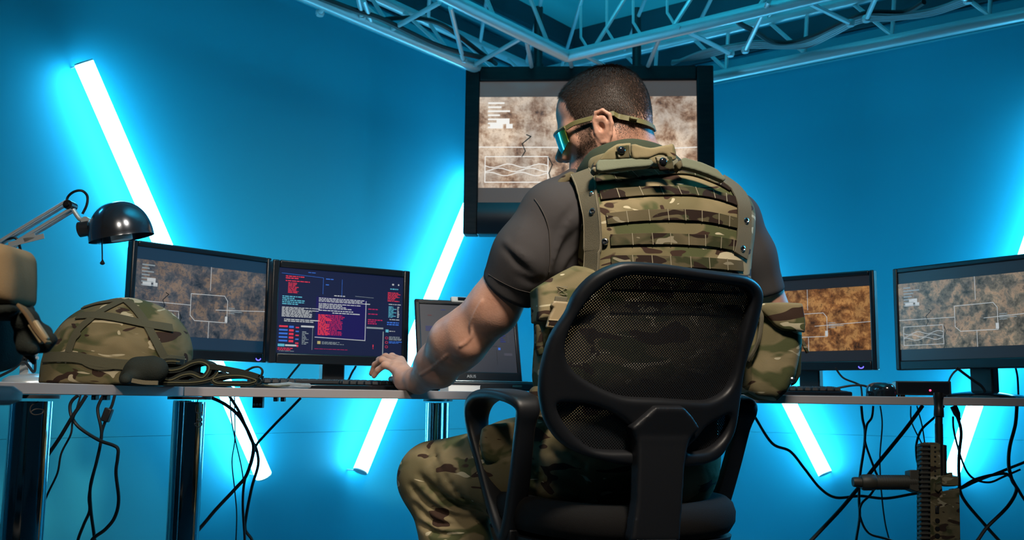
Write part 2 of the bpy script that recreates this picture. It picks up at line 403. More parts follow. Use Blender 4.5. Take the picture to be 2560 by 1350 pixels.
# ------------------------------------------------------------------ glowing wall tubes
ZB, ZTP = None, None
def tube_light(bot, top_px, d, n, label):
    p = on_plane(bot[0], bot[1], CX+n*.075, n); q = on_plane(top_px[0], top_px[1], CX+n*.075, n)
    ax = (q-p).normalized(); q = p + ax*1.5
    t = thing('tube_light', label, 'light', p-n*.075, 0, 'glowing tubes on the blue walls')
    m = MB(); m.tube([p+ax*.005, q-ax*.005], 0.029, 18); obj('glass_tube', m, 'tube', t)
    for a, b in ((p, p+ax*.005), (q-ax*.005, q)):
        m = MB(); m.tube([a, b], .0285, 18); obj('end_cap', m, 'tube_cap', t)
    for c in (p+ax*.006, q-ax*.006):
        m = MB(); m.tube([c, c-n*.074], .003, 8); obj('standoff', m, 'tube_cap', t)
tube_light((660, 1192), (187, 105), LA, NL, 'glowing tube slanting down behind the desk lamp and left monitor')
tube_light((900, 1180), (1215, 410), LA, NL, 'glowing tube leaning right behind the laptop and television')
tube_light((2064, 1186), (1700, 470), RB, NR, 'glowing tube slanting down to right under desk, behind person')
tube_light((2378, 1186), (2640, 420), RB, NR, 'glowing tube leaning right, behind the rifle at right edge')
# ------------------------------------------------------------------ truss
CI = at(1418, 141, 3.85); ZT = CI.z
CO = on_z(1419, 266, ZT)
CU = at(1352, 181, 4.62)
WP = [CI, CO, CU]
def truss(name, d, label, braces, others, group=None):
    t = thing(name, label, 'truss', CI)
    for c, r, L in ((CI, .024, 3.0), (CO, .024, 3.2), (CU, .022, 3.2), (CI+Vector((0, 0, .36)), .022, 3.0)):
        m = MB(); m.tube([c-d*.0, c+d*L], r, 14); obj('chord', m, 'alu', t)
    for a, b in braces:
        m = MB(); p, q = on_z(a[0], a[1], ZT), on_z(b[0], b[1], ZT); m.tube([p, q], .009, 8); obj('brace', m, 'alu', t)
        m = MB(); m.lathe([(.012, -.012), (.016, -.004), (.016, .006), (.011, .012)], Matrix.Translation(q), 10); obj('weld_collar', m, 'alu', t)
    for i in range(others):
        k0 = .12+i*.34
        for k1, A, B in ((k0+.17, CO, CU), (k0+.02, CU, CO), (k0+.30, CI, CI+Vector((0, 0, .36))), (k0, CI+Vector((0, 0, .36)), CU)):
            m = MB(); m.tube([A+d*k0, B+d*k1], .008, 8); obj('brace', m, 'alu', t)
    return t
tl = truss('lighting_truss', LA, 'aluminium truss running to upper left from the corner above television',
      [((909, 0), (930, 61)), ((1099, 6), (974, 76)), ((1126, 19), (1158, 150)), ((1300, 97), (1187, 162)), ((1317, 105), (1332, 185)), ((860, -70), (800, 32)), ((880, -80), (905, 40))], 6)
tr = truss('lighting_truss', RB, 'aluminium truss running to upper right, with grey cables on it',
      [((1460, 137), (1535, 178)), ((1655, 80), (1610, 190)), ((1695, 67), (1826, 134)), ((1922, 3), (1863, 125)), ((2007, 0), (2126, 58)), ((2200, -30), (2166, 47)), ((2260, -70), (2420, 0)), ((1425, 150), (1440, 215))], 6)
for px in (1452, 1517, 1583, 1668):     # bent wire hooks rising from the inner chord
    k = [0, 0]; y0 = 141-(px+20-1418)*.285
    p0 = on_plane(px+20, y0, CI, NR); p1 = on_plane(px, y0-32, CI, NR); p2 = on_plane(px, y0-60, CI, NR); p3 = on_plane(px, y0-110, CI, NR)
    m = MB(); m.tube([p0, p1, p2, p3], .006, 6); obj('wire_hook', m, 'alu', tr)
def cable(label, pts, r, matn='cable', cat='cable', name='cable', n=8, seg=7, floor=False, group=None):
    P = [Vector(p) for p in pts]
    if floor:
        e = P[-1].copy(); g = (P[-1]-P[-2]); g.z = 0; g = g*.5
        for zz in (.92, .78, .6, .4, .2, .06): P.append(Vector((e.x+g.x*(1-zz), e.y+g.y*(1-zz), e.z*zz)))
        P += [Vector((e.x+g.x+.05, e.y+.02, r+.004)), Vector((e.x+g.x+.14, e.y+.05, r)), Vector((e.x+g.x+.25, e.y+.06, r))]
    mb = MB(); mb.tube(spline(P, seg), r, n); o = obj(name, mb, matn); return tag(o, label, cat, group)
def zpts(L, z): return [on_z(x, y, z) for x, y in L]
cable('thick black cable sagging along the left truss', [on_plane(x, y, CO-NL*.0, NL)+NL*.06 for x, y in ((720, -15), (785, 10), (855, 35), (920, 55), (990, 88), (1060, 120), (1120, 138), (1200, 156))], .011)
cable('black cable arching over the lower braces of left truss', zpts([(930, 53), (985, 46), (1050, 46), (1105, 62), (1150, 92), (1200, 130), (1240, 160)], ZT+.05), .009)
cable('black cable looping through the right truss above the person', zpts([(1845, 30), (1845, 55), (1890, 80), (1930, 104), (1980, 106), (2040, 88), (2110, 55), (2170, 32), (2260, 30), (2310, 5)], ZT+.03), .010)
for i, o in enumerate((0, 5, 10, 15)):
    cable('grey cable in the bundle lying along the right truss, strand beside %s' % ('the black cable', 'the braces', 'the lower chord', 'the outer edge')[i],
          zpts([(1680, 160-o*.4), (1760, 128+o), (1850, 110+o*.7), (1900, 104+o*.9), (1960, 110+o*.6), (2020, 104+o*.8), (2080, 74+o), (2150, 40+o), (2230, 38+o*.7), (2330, 24+o*.8), (2420, -8+o)], ZT+.035), .007, 'cable_grey', group='grey cables along the right truss')
# ------------------------------------------------------------------ television
def emat(name): return emis(name, (1, 1, 1))
def terrain(name, cols, scale, strength, off, wisp=(.10, .09, .08)):
    m = mat(name, (0, 0, 0), .3); N, L, b = nodes(m)
    tc = N.new('ShaderNodeTexCoord'); mp = N.new('ShaderNodeMapping'); mp.inputs['Location'].default_value = (off, off*.7, off*1.3)
    t = N.new('ShaderNodeTexNoise'); t.inputs['Scale'].default_value = scale; t.inputs['Detail'].default_value = 12; t.inputs['Roughness'].default_value = .74; t.inputs['Distortion'].default_value = .25
    t2 = N.new('ShaderNodeTexNoise'); t2.inputs['Scale'].default_value = scale*.55; t2.inputs['Detail'].default_value = 5; t2.inputs['Distortion'].default_value = .6
    r = N.new('ShaderNodeValToRGB')
    while len(r.color_ramp.elements) < len(cols): r.color_ramp.elements.new(.5)
    for i, (e, c) in enumerate(zip(r.color_ramp.elements, cols)): e.position = .34+.32*i/(len(cols)-1); e.color = (*c, 1)
    r2 = N.new('ShaderNodeValToRGB'); r2.color_ramp.elements[0].position = .35; r2.color_ramp.elements[0].color = (.72, .72, .75, 1); r2.color_ramp.elements[1].position = .65; r2.color_ramp.elements[1].color = (1.2, 1.14, 1.08, 1)
    mx = N.new('ShaderNodeMix'); mx.data_type = 'RGBA'; mx.blend_type = 'MULTIPLY'; mx.inputs[0].default_value = 1
    L.new(tc.outputs['Object'], mp.inputs[0]); L.new(mp.outputs[0], t.inputs[0]); L.new(mp.outputs[0], t2.inputs[0]); L.new(t.outputs['Fac'], r.inputs[0]); L.new(t2.outputs['Fac'], r2.inputs[0])
    t3 = N.new('ShaderNodeTexNoise'); t3.noise_type = 'RIDGED_MULTIFRACTAL'; t3.inputs['Scale'].default_value = scale*.30; t3.inputs['Detail'].default_value = 8; t3.inputs['Roughness'].default_value = .6; t3.inputs['Distortion'].default_value = .5
    r3 = N.new('ShaderNodeValToRGB'); r3.color_ramp.elements[0].position = .50; r3.color_ramp.elements[0].color = (0, 0, 0, 1); r3.color_ramp.elements[1].position = 1.0; r3.color_ramp.elements[1].color = (*wisp, 1)
    L.new(mp.outputs[0], t3.inputs[0]); L.new(t3.outputs['Fac'], r3.inputs[0])
    ad = N.new('ShaderNodeMix'); ad.data_type = 'RGBA'; ad.blend_type = 'ADD'; ad.inputs[0].default_value = 1
    L.new(r.outputs[0], mx.inputs[6]); L.new(r2.outputs[0], mx.inputs[7]); L.new(mx.outputs[2], ad.inputs[6]); L.new(r3.outputs[0], ad.inputs[7]); L.new(ad.outputs[2], b.inputs['Emission Color']); b.inputs['Emission Strength'].default_value = strength
    return m
M['ui_white'] = emis('ui_white', (.85, .9, .92), .55); M['ui_white_dim'] = emis('ui_white_dim', (.5, .6, .65), .45); M['ui_dark'] = emis('ui_dark', (.01, .02, .02), .2)
M['ui_tv'] = emis('ui_tv', (.95, .93, .88), .95); M['ui_grey'] = emis('ui_grey', (.30, .27, .26), .45)
M['scr_glare'] = mat('scr_letterbox_glare', (.02, .02, .025), .3, emit=(.006, .035, .075), estr=.7)  # blue room reflection on the black bands, put in as emission
M['scr_grey'] = mat('scr_letterbox', (.02, .02, .025), .3, emit=(.05, .05, .06), estr=.22)
M['scr_tvgrey'] = mat('scr_tv_letterbox', (.03, .03, .03), .3, emit=(.12, .105, .10), estr=.55)
M['ter_tv'] = terrain('terrain_tv', [(.10, .055, .04), (.36, .22, .14), (.62, .48, .36), (.85, .72, .58), (.5, .38, .28)], 12, .85, 1.0)
M['ter_left'] = terrain('terrain_left', [(.018, .034, .055), (.060, .075, .095), (.115, .115, .125), (.26, .19, .14), (.065, .080, .10)], 30, .80, 4.0, (.11, .115, .115))  # map colours shifted towards blue for the room glare on the screen
M['ter_orange'] = terrain('terrain_orange', [(.020, .012, .008), (.12, .048, .016), (.24, .105, .035), (.46, .24, .08), (.10, .042, .018)], 30, .95, 8.0, (.20, .09, .03))
M['ter_right'] = terrain('terrain_right', [(.022, .026, .024), (.085, .080, .062), (.17, .155, .12), (.36, .26, .17), (.09, .08, .065)], 30, .9, 12.0, (.15, .14, .12))
def rects(mb, items, w, h, z, mi=0):
    for x0, y0, x1, y1 in items:   # fractions of the picture, y downwards
        X0, X1, Y0, Y1 = (x0-.5)*w, (x1-.5)*w, (.5-y0)*h, (.5-y1)*h
        mb.quad((X0, z, Y1), (X1, z, Y1), (X1, z, Y0), (X0, z, Y0), mi)
def line(mb, pts, w, h, z, th, mi=0):
    Q = [Vector(((x-.5)*w, 0, (.5-y)*h)) for x, y in pts]
    for a, b in zip(Q[:-1], Q[1:]):
        t = (b-a).normalized()*th*.5; n = Vector((-t.z, 0, t.x)); a, b = a-t, b+t
        mb.quad(*[(p.x, z, p.z) for p in (a-n, b-n, b+n, a+n)], mi)
def map_overlay(w, h, th, z):
    mb = MB()
    line(mb, [(0, .555), (.405, .56)], w, h, z, th); line(mb, [(.60, .60), (1, .56)], w, h, z, th)
    line(mb, [(.55, 0), (.55, .33)], w, h, z, th); line(mb, [(.55, .78), (.55, 1)], w, h, z, th)
    line(mb, [(.405, .40), (.405, .70), (.44, .77), (.69, .77), (.69, .46), (.665, .39), (.405, .40)], w, h, z-.0002, th*1.1)
    line(mb, [(.03, .66), (.32, .66), (.32, .94), (.03, .94), (.03, .66)], w, h, z, th)
    for k in range(3):
        line(mb, [(.03+.29*i/14, .76+.045*k+.02*math.sin(i*.9+k*1.9)) for i in range(15)], w, h, z, th*.9)
    rects(mb, [(.675, .68, .695, .76)], w, h, z)
    rects(mb, [(.70, .55+i*.025, .70+.05+.03*((i*7) % 3), .56+i*.025) for i in range(4)], w, h, z, 1)
    rects(mb, [(.04, .06+i*.045, .04+random.uniform(.05, .13), .078+i*.045) for i in range(7)], w, h, z, 1)
    rects(mb, [(.08, .24, .14, .30), (.05, .30, .11, .35), (.125, .30, .155, .35)], w, h, z, 0)
    line(mb, [(.22, .42), (.24, .44), (.20, .52), (.215, .60), (.20, .66)], w, h, z, th*1.3, 2); line(mb, [(.32, .66), (.34, .75), (.325, .84), (.335, .93), (.32, 1)], w, h, z, th*1.3, 2)
    return mb
TVY = 4.02
tvL = at(1162, 385, TVY); tvR = at(1783, 385, TVY-.04)
tvx = (tvR-tvL); tvx.z = 0; TW = tvx.length; ctop = at(1470, 175, TVY); cbot = at(1470, 592, TVY)
TH = ctop.z-cbot.z; tc_ = (tvL+tvR)/2
TV = thing('television', 'large black television hung from the truss behind the person', 'television', (tc_.x, tc_.y, cbot.z), math.atan2(tvx.y, tvx.x)+math.radians(-1))
sx0, sx1 = TW*(-.5+36/620), TW*(.5-42/620); syT = TH*(1-36/417); syB = TH*(1-340/417)
fr = MB()
for a, b, c, d in ((-TW/2, sx0, 0, TH), (sx1, TW/2, 0, TH), (sx0, sx1, syT, TH), (sx0, sx1, syB-.012, syB)):
    fr.box(((a+b)/2, 0, (c+d)/2), (b-a, .07, d-c))
fr.box((0, .045, TH/2), (TW*.94, .05, TH*.9)); obj('frame', fr, 'tvframe', TV, bevel=.006, world=False)
mb = MB(); mb.box(((sx0+sx1)/2, .0, (syB-.012)/2), (sx1-sx0, .074, syB-.012)); mb.grid(lambda u, v: (sx0+(sx1-sx0)*u, -.037-.012*math.sin(v*PI), .30*TH*.6*v+.004), 20, 8)
obj('speaker_panel', mb, 'bezel', TV, bevel=.004, world=False)
sw, sh = sx1-sx0, syT-syB; sc = Vector(((sx0+sx1)/2, -.02, (syT+syB)/2))
mb = MB(); mb.box(sc+Vector((0, .012, 0)), (sw, .02, sh)); scr = obj('screen', mb, 'scr_tvgrey', TV, world=False)
ph = sh*.745; pz = sc.z + sh*(.5-.128) - ph/2
mb = MB(); mb.quad((sc.x-sw/2, .0012-.02, pz-ph/2), (sc.x+sw/2, .0012-.02, pz-ph/2), (sc.x+sw/2, .0012-.02, pz+ph/2), (sc.x-sw/2, .0012-.02, pz+ph/2)); obj('map_picture', mb, 'ter_tv', scr, world=False)
ov = map_overlay(sw, ph, .0035, -.0205); ov.v = [(x+sc.x, y, z+pz) for x, y, z in ov.v]; obj('map_lines', ov, ['ui_tv', 'ui_tv', 'ui_dark'], scr, smooth=False, world=False)
for px in (1345, 1592):
    p = at(px, 165, TVY+.05); m = MB(); m.tube([(p.x, p.y, cbot.z+TH-.15), (p.x, p.y, CU.z+.1)], .019, 14); m.tube([(p.x, p.y, ZT-.0), (p.x, p.y, ZT+.04)], .026, 14); obj('hanging_pole', m, 'black', TV)
# ================================================================== desks
DZ = .750; DT = .0205
def flat(px, Y): p = at(px, 985, Y); return Vector((p.x, p.y, 0))
E0, E1 = flat(-110, 1.60), flat(460, 2.20)
E2 = flat(1420, 2.64); E3 = flat(1850, 2.50); E4 = flat(3250, 2.50)
def desk(label, quad, legs, nm='desk'):
    c = sum((Vector(q) for q in quad), Vector())/len(quad)
    t = thing(nm, label, 'desk', (c.x, c.y, 0))
    mb = MB(); mb.prism([(q.x, q.y) for q in quad], DT, Matrix.Translation((0, 0, DZ-DT))); obj('tabletop', mb, 'desk', t, bevel=.0015)
    for (x, y, r) in legs:
        lo = MB(); lo.lathe([(r*1.25, 0), (r*1.25, .012), (r, .016), (r, DZ-DT-.012)], Matrix.Translation((x, y, 0)), 40); l = obj('leg', lo, 'chrome', t)
        p = MB(); p.lathe([(r*1.35, DZ-DT-.007), (r*1.35, DZ-DT-.0005)], Matrix.Translation((x, y, 0)), 32); obj('mounting_plate', p, 'black', l)
    return t
n1 = Vector((-(E1-E0).y, (E1-E0).x, 0)).normalized()          # to the left
n2 = Vector((-(E2-E1).y, (E2-E1).x, 0)).normalized()
n3 = Vector((-(E4-E3).y, (E4-E3).x, 0)).normalized()
L1 = at(79, 1000, 1.80); L2 = at(474, 1000, 2.25); L3 = at(1102, 1030, 3.55)
D1 = desk('white desk on the left under the helmet and lamp', [E0, E1-(E1-E0).normalized()*.002, E1+n1*.75, E0+n1*.75], [(L1.x, L1.y, .035), (E0.x-.5, E0.y+.2, .035), (E1.x-.72, E1.y+.25, .035)])
D2 = desk('white desk in the middle under the keyboard and laptop', [E1, E2, E2+n2*.98, E1+n2*.98], [(L2.x, L2.y, .035), (L3.x, L3.y, .030), ((E2+n2*.85-(E2-E1).normalized()*.02).x, (E2+n2*.85).y, .030), (-.957, 2.96, .03)])
D3 = desk('white desk on the right under two monitors and mouse', [E3, E4, E4+n3*.92, E3+n3*.92], [(E4.x-.06, E4.y+.08, .03), (at(1765, 1000, 2.62).x, 2.62, .03), (E4.x-.06, E4.y+.80, .03)])
# hand-written digits on the chrome legs
def digit(pts, leg, r, parent_t, nm='marker_digit'):
    P = []
    for px, py in pts:
        a = at(px, py, leg.y-.03); d = Vector((a.x-leg.x, 0)); x = max(-.95*r, min(.95*r, a.x-leg.x)); P.append(Vector((leg.x+x, leg.y-math.sqrt(max(r*r-x*x, 0))-.0002, a.z)))
    mb = MB(); mb.tube(spline(P, 5), .0011, 6); obj(nm, mb, 'ink', parent_t)
leg1 = [o for o in D1.children if o.name.startswith('leg')][0]; leg2 = [o for o in D2.children if o.name.startswith('leg')][0]
digit([(93, 1004), (80, 1014), (77, 1028), (85, 1037), (98, 1034), (100, 1025), (88, 1023), (78, 1030)], L1, .035, leg1)
digit([(493, 998), (489, 1016), (488, 1030), (494, 1033), (505, 1030), (503, 1010), (504, 1040)], L2, .035, leg2)
digit([(497, 1046), (490, 1050), (497, 1056), (500, 1063), (492, 1068), (485, 1060), (497, 1054), (503, 1048), (497, 1046)], L2, .035, leg2)
# ------------------------------------------------------------------ monitors
def pix_edge(px, y0, y1, h): return F*h/(y1-y0)
def monitor(label, pl, pr, h, base, w=None, thin=.016, led=None, foot=(.26, .18), top=.016, bot=.03, sm='scr_grey'):
    # pl / pr: pixel x, top y, bottom y of the left / right edge
    dl, dr = F*h/(pl[2]-pl[1]), F*h/(pr[2]-pr[1])
    A = at(pl[0], (pl[1]+pl[2])/2, dl); B = at(pr[0], (pr[1]+pr[2])/2, dr)
    ax = Vector((B.x-A.x, B.y-A.y, 0)); ww = ax.length; ax.normalize()
    if w and base == 'L': B = A+ax*w; ww = w
    if w and base == 'R': A = B-ax*w; ww = w
    c = (A+B)/2; zc = at(pl[0], (pl[1]+pl[2])/2, dl).z if base == 'L' else at(pr[0], (pr[1]+pr[2])/2, dr).z
    t = thing('monitor', label, 'monitor', (c.x, c.y, DZ), math.atan2(ax.y, ax.x))
    z0 = zc-DZ-h/2
    fr = MB(); iw, z1, z2 = ww/2-thin, z0+bot, z0+h-top
    for a, b, cc, d in ((-ww/2, -iw, z0, z0+h), (iw, ww/2, z0, z0+h), (-iw, iw, z2, z0+h), (-iw, iw, z0, z1)): fr.box(((a+b)/2, 0, (cc+d)/2), (b-a, .03, d-cc))
    fr.box((0, .028, z0+h/2), (ww*.94, .03, h*.92)); fr.box((0, .055, z0+h*.45), (ww*.5, .04, h*.55))
    f = obj('frame', fr, 'bezel', t, bevel=.004, world=False)
    m = MB(); m.box((0, .0, (z1+z2)/2), (iw*2, .018, z2-z1)); s = obj('screen', m, sm, t, world=False)
    nk = MB(); nk.box((0, .055, (z0+.05)/2+.005), (.072, .035, z0+.05)); obj('stand_neck', nk, 'black', t, bevel=.005, world=False)
    ft = MB(); ft.lathe([(1, 0), (1, .004), (.93, .011), (.5, .018), (.16, .024)], Matrix.Translation((0, .03, 0)) @ Matrix.Diagonal((foot[0]/2, foot[1]/2, 1, 1)), 40); obj('stand_foot', ft, 'black_gloss', t, world=False)
    if led is not None:
        l = MB(); l.tube([(ww/2-led+math.cos(a)*.008, -.0155, z0+.012-math.sin(a)*.006) for a in [PI*k/8 for k in range(9)]], .0016, 6); o = obj('power_light', l, 'led_blue', f, world=False); o['label'] = 'small glowing violet power light'
    return t, s, iw*2, z2-z1, (z1+z2)/2
def map_screen(t, s, w, h, zc, m, frac=.75):
    y = -.0098; ph = h*frac
    q = MB(); q.quad((-w/2, y, zc-ph/2), (w/2, y, zc-ph/2), (w/2, y, zc+ph/2), (-w/2, y, zc+ph/2)); obj('map_picture', q, m, s, world=False)
    ov = map_overlay(w, ph, .0016, y-.0006); ov.v = [(a, b, c+zc) for a, b, c in ov.v]; obj('map_lines', ov, ['ui_white', 'ui_white_dim', 'ui_dark'], s, smooth=False, world=False)
r = monitor('black monitor with brown map, left, behind the desk lamp', (318, 589, 884), (668, 645, 907), .32, 'R', led=.035, sm='scr_glare'); map_screen(*r, 'ter_left')
r = monitor('black monitor showing red map, partly behind the person\'s right pouch', (1919, 689, 922), (2192, 674, 925), .32, 'R', w=.50, led=.05); map_screen(*r, 'ter_orange')
r = monitor('black monitor at the right edge showing grey brown map', (2242, 672, 926), (2560, 636, 921), .32, 'L', w=.50); map_screen(*r, 'ter_right')
# code monitor
t, s, w, h, zc = monitor('black monitor full of red and white code, beside the laptop', (673, 647, 907), (1018, 676, 916), .30, 'L', thin=.022, bot=.03, top=.022)
M['ui_navy'] = mat('ui_navy', (.01, .01, .02), .3, emit=(.004, .009, .038), estr=1.0); M['ui_panel'] = emis('ui_panel', (.022, .018, .16), .55)
M['ui_red'] = emis('ui_red', (.9, .05, .10), .75); M['ui_blue'] = emis('ui_blue', (.06, .22, .85), .7); M['ui_cyan'] = emis('ui_cyan', (.15, .65, .85), .65); M['ui_yel'] = emis('ui_yel', (.7, .6, .25), .6); M['ui_pink'] = emis('ui_pink', (.75, .03, .16), .6)
y = -.0098
q = MB(); q.quad((-w/2, y, zc-h/2), (w/2, y, zc-h/2), (w/2, y, zc+h/2), (-w/2, y, zc+h/2)); obj('desktop_picture', q, 'ui_navy', s, world=False)
mb = MB(); rn = random.Random(3)
def words(x0, y0, x1, y1, n, mi, fill=1.0, indent=0, lh=.55):
    st = (y1-y0)/n
    for i in range(n):
        yy = y0+st*i; x = x0+indent*rn.random()*(x1-x0); end = x0+(x1-x0)*(fill*rn.uniform(.45, 1))
        while x < end:
            ln = rn.uniform(.008, .035); rects(mb, [(x, yy, min(x+ln, x1), yy+st*lh)], w, h, y-.0008, mi); x += ln+.005
rects(mb, [(.29, .315, .70, .815)], w, h, y-.0004, 6)
words(.05, .09, .20, .135, 2, 1); words(.05, .145, .27, .165, 1, 1); words(.07, .17, .15, .30, 8, 1, fill=1.0)
words(.03, .33, .20, .44, 5, 3); words(.03, .46, .26, .58, 9, 0, fill=1.6, lh=.6); words(.05, .60, .26, .64, 2, 0, fill=1.5)
words(.22, .03, .29, .045, 1, 2, fill=1.5); words(.36, .09, .42, .11, 1, 2); words(.36, .16, .42, .18, 1, 2)
for i in range(5): 
    rects(mb, [(.015, .68+.042*i, .08, .70+.042*i)], w, h, y-.0008, 1 if i == 0 else 2); rects(mb, [(.09, .68+.042*i, .125, .705+.042*i)], w, h, y-.0008, 1 if i else 2); rects(mb, [(.14, .69+.046*i, .165, .705+.046*i)], w, h, y-.0008, 2 if i % 2 else 1)
rects(mb, [(.01, .895, .06, .925)], w, h, y-.0008, 3); rects(mb, [(.065, .90, .15, .92)], w, h, y-.0008, 0); rects(mb, [(.15, .90, .165, .925)], w, h, y-.0008, 1); words(.01, .94, .16, .975, 2, 1, fill=1.3)
words(.43, .285, .56, .305, 1, 0, fill=1.4); words(.31, .325, .68, .38, 3, 0, fill=1.3); words(.31, .39, .62, .46, 4, 0, fill=1.2); words(.31, .47, .69, .49, 1, 0, fill=1.4); words(.42, .495, .58, .515, 1, 0, fill=1.5)
words(.31, .525, .37, .775, 16, 1, fill=2, lh=.8); words(.38, .525, .50, .775, 14, 5, fill=1.3, lh=.6)
words(.71, .42, .82, .44, 1, 5); words(.71, .48, .82, .50, 1, 5); words(.71, .55, .83, .62, 3, 5); rects(mb, [(.70, .645, .84, .665)], w, h, y-.0008, 7)
line(mb, [(.69, .335), (.69, .815), (.29, .80)], w, h, y-.0010, .002, 0); line(mb, [(.84, .70), (.84, .97)], w, h, y-.0010, .003, 7); line(mb, [(.27, .69), (.27, .95)], w, h, y-.001, .0012, 7)
line(mb, [(.02, .065), (.34, .085), (.34, .28)], w, h, y-.001, .001, 2); line(mb, [(.49, .09), (.49, .30)], w, h, y-.001, .001, 2); line(mb, [(.60, .28), (.75, .285)], w, h, y-.001, .001, 7)
words(.89, .15, .97, .175, 1, 3, fill=1.6); words(.87, .20, .97, .32, 7, 1, fill=1.2); words(.88, .345, .96, .36, 1, 0, fill=1.5); words(.88, .375, .92, .52, 10, 3, fill=2); words(.955, .375, .968, .52, 8, 0, fill=2); words(.89, .535, .97, .55, 1, 0, fill=1.5); words(.87, .57, .97, .62, 2, 2)
rects(mb, [(.86, .665, .885, .70)], w, h, y-.0008, 3); words(.89, .68, .94, .695, 1, 0, fill=1.6); words(.89, .75, .98, .80, 4, 7, fill=1.5); words(.89, .81, .97, .84, 2, 2, fill=1.5)
rects(mb, [(.31, .845, .335, .88)], w, h, y-.0008, 4); words(.345, .85, .52, .885, 3, 7, fill=1.2); rects(mb, [(.18, .67, .28, .69)], w, h, y-.0008, 0); words(.19, .74, .24, .90, 9, 7)
rects(mb, [(.755, .86, .762, .895), (.755, .905, .762, .912)], w, h, y-.0008, 1)     # the exclamation mark
words(.29, .935, .55, .945, 1, 5, fill=1.2); words(.02, .975, .2, .985, 1, 7); rects(mb, [(.905, .09, .92, .11), (.955, .09, .965, .11)], w, h, y-.0008, 0)
for i in range(3): line(mb, [(.87+.011*math.cos(a), .77+i*.055+.014*math.sin(a)) for a in [2*PI*k/10 for k in range(11)]], w, h, y-.001, .001, 1)
mb.v = [(a, b, c+zc) for a, b, c in mb.v]
obj('code_graphics', mb, ['ui_white', 'ui_red', 'ui_blue', 'ui_cyan', 'ui_yel', 'ui_pink', 'ui_panel', 'ui_white_dim'], s, smooth=False, world=False)
# ------------------------------------------------------------------ laptop
LPb = at(1178, 955, 2.98); LPf = at(1210, 975, 2.74)
lx = (at(1305, 955, 3.02)-at(1040, 955, 2.90)); lx.z = 0; LWd = .325; lyaw = math.atan2(lx.y, lx.x)
LP = thing('laptop', 'open black laptop behind the person\'s forearm', 'laptop', (LPb.x, LPb.y, DZ), lyaw)
mb = MB(); mb.box((0, -.12, .017), (LWd, .24, .022)); lb = obj('base', mb, 'black', LP, bevel=.004, world=False)
mb = MB(); mb.box((0, -.12, .0295), (LWd*.985, .232, .003)); obj('palm_rest', mb, 'steel', lb, bevel=.001, world=False)
mb = MB()
for i in range(4): mb.box((-.12+.24*(i % 2), -.02-.2*(i//2), .003), (.02, .02, .006))
obj('foot', mb, 'black', lb, world=False)
mb = MB(); mb.box((.05, -.2405, .018), (.028, .003, .006)); obj('latch', mb, 'steel', lb, world=False)
mb = MB()
for rr in range(5):
    for k in range(13): mb.box((-.135+k*.0215, -.03-rr*.021, .0325), (.017, .016, .003))
obj('keys', mb, 'black', lb, world=False)
ta = math.radians(-14); lh = .252
Rl = Matrix.Rotation(ta, 3, 'X')
def lid(x, z, d=0): return Vector((x, 0, .032)) + Rl @ Vector((0, d, z))
def Lm(x, z, d=0): return lid(x, z, d)
mb = MB()
for a, b, c, d in ((-LWd/2, -LWd/2+.014, 0, lh), (LWd/2-.014, LWd/2, 0, lh), (-LWd/2, LWd/2, lh-.014, lh), (-LWd/2, LWd/2, 0, .030)): mb.box(Lm((a+b)/2, (c+d)/2), (b-a, .010, d-c), Rl)
mb.box(Lm(0, lh/2, .006), (LWd, .006, lh), Rl); ld = obj('lid', mb, 'bezel', LP, bevel=.003, world=False)
mb = MB(); mb.box(Lm(0, lh/2+.006), (LWd-.028, .005, lh-.044), Rl)
M['lap_scr'] = mat('laptop_screen', (.03, .03, .035), .35, emit=(.028, .030, .045), estr=.55)
ls = obj('screen', mb, 'lap_scr', LP, world=False)
mb = MB(); rn = random.Random(5)
lw, lhh = LWd-.028, lh-.044
def lq(x0, y0, x1, y1, mi): 
    X0, X1 = (x0-.5)*lw, (x1-.5)*lw; Z0, Z1 = lh/2+.006+(.5-y0)*lhh, lh/2+.006+(.5-y1)*lhh
    mb.quad(Lm(X0, Z1, -.0034), Lm(X1, Z1, -.0034), Lm(X1, Z0, -.0034), Lm(X0, Z0, -.0034), mi)
for i in range(9): lq(.84, .28+i*.03, .84+rn.uniform(.03, .06), .295+i*.03, 0); lq(.92, .28+i*.03, .935, .295+i*.03, 1)
for i in range(4): lq(.05, .33+i*.02, .05+rn.uniform(.08, .16), .34+i*.02, 0)
lq(.22, .07, .27, .08, 0); lq(.81, .62, .835, .655, 2); lq(.87, .70, .96, .74, 1); lq(.70, .60, .80, .603, 3); lq(.79, .65, .793, .88, 3); lq(.06, .84, .085, .87, 2); lq(.08, .16, .12, .17, 4); lq(.1, .45, .103, .65, 1)
M['ui_dimblue'] = emis('ui_dimblue', (.05, .08, .4), .4); M['ui_dim'] = emis('ui_dim', (.12, .12, .16), .5); M['ui_black'] = mat('ui_black', (.005, .005, .008), .4); M['ui_dimred'] = emis('ui_dimred', (.25, .03, .04), .4)
obj('screen_graphics', mb, ['ui_dimblue', 'ui_dim', 'ui_blue', 'ui_black', 'ui_dimred'], ls, smooth=False, world=False)
M['silver'] = mat('silver_print', (.55, .56, .58), .4, .5)
tm = text_mb('ASUS', .0125, M4(Rl @ Matrix.Rotation(PI/2, 3, 'X'), Lm(0, .015, -.0056)))
obj('logo_lettering', tm, 'silver', ld, smooth=False, world=False)
mb = MB(); mb.box(Lm(-.018, lh+.003), (.062, .016, .018), Rl); wc = obj('webcam', mb, 'paper', LP, bevel=.004, world=False)
mb = MB(); mb.box(Lm(-.012, lh+.004, -.0082), (.034, .003, .011), Rl); obj('camera_window', mb, 'black_gloss', wc, bevel=.001, world=False)
p = at(1150, 962, 2.72)
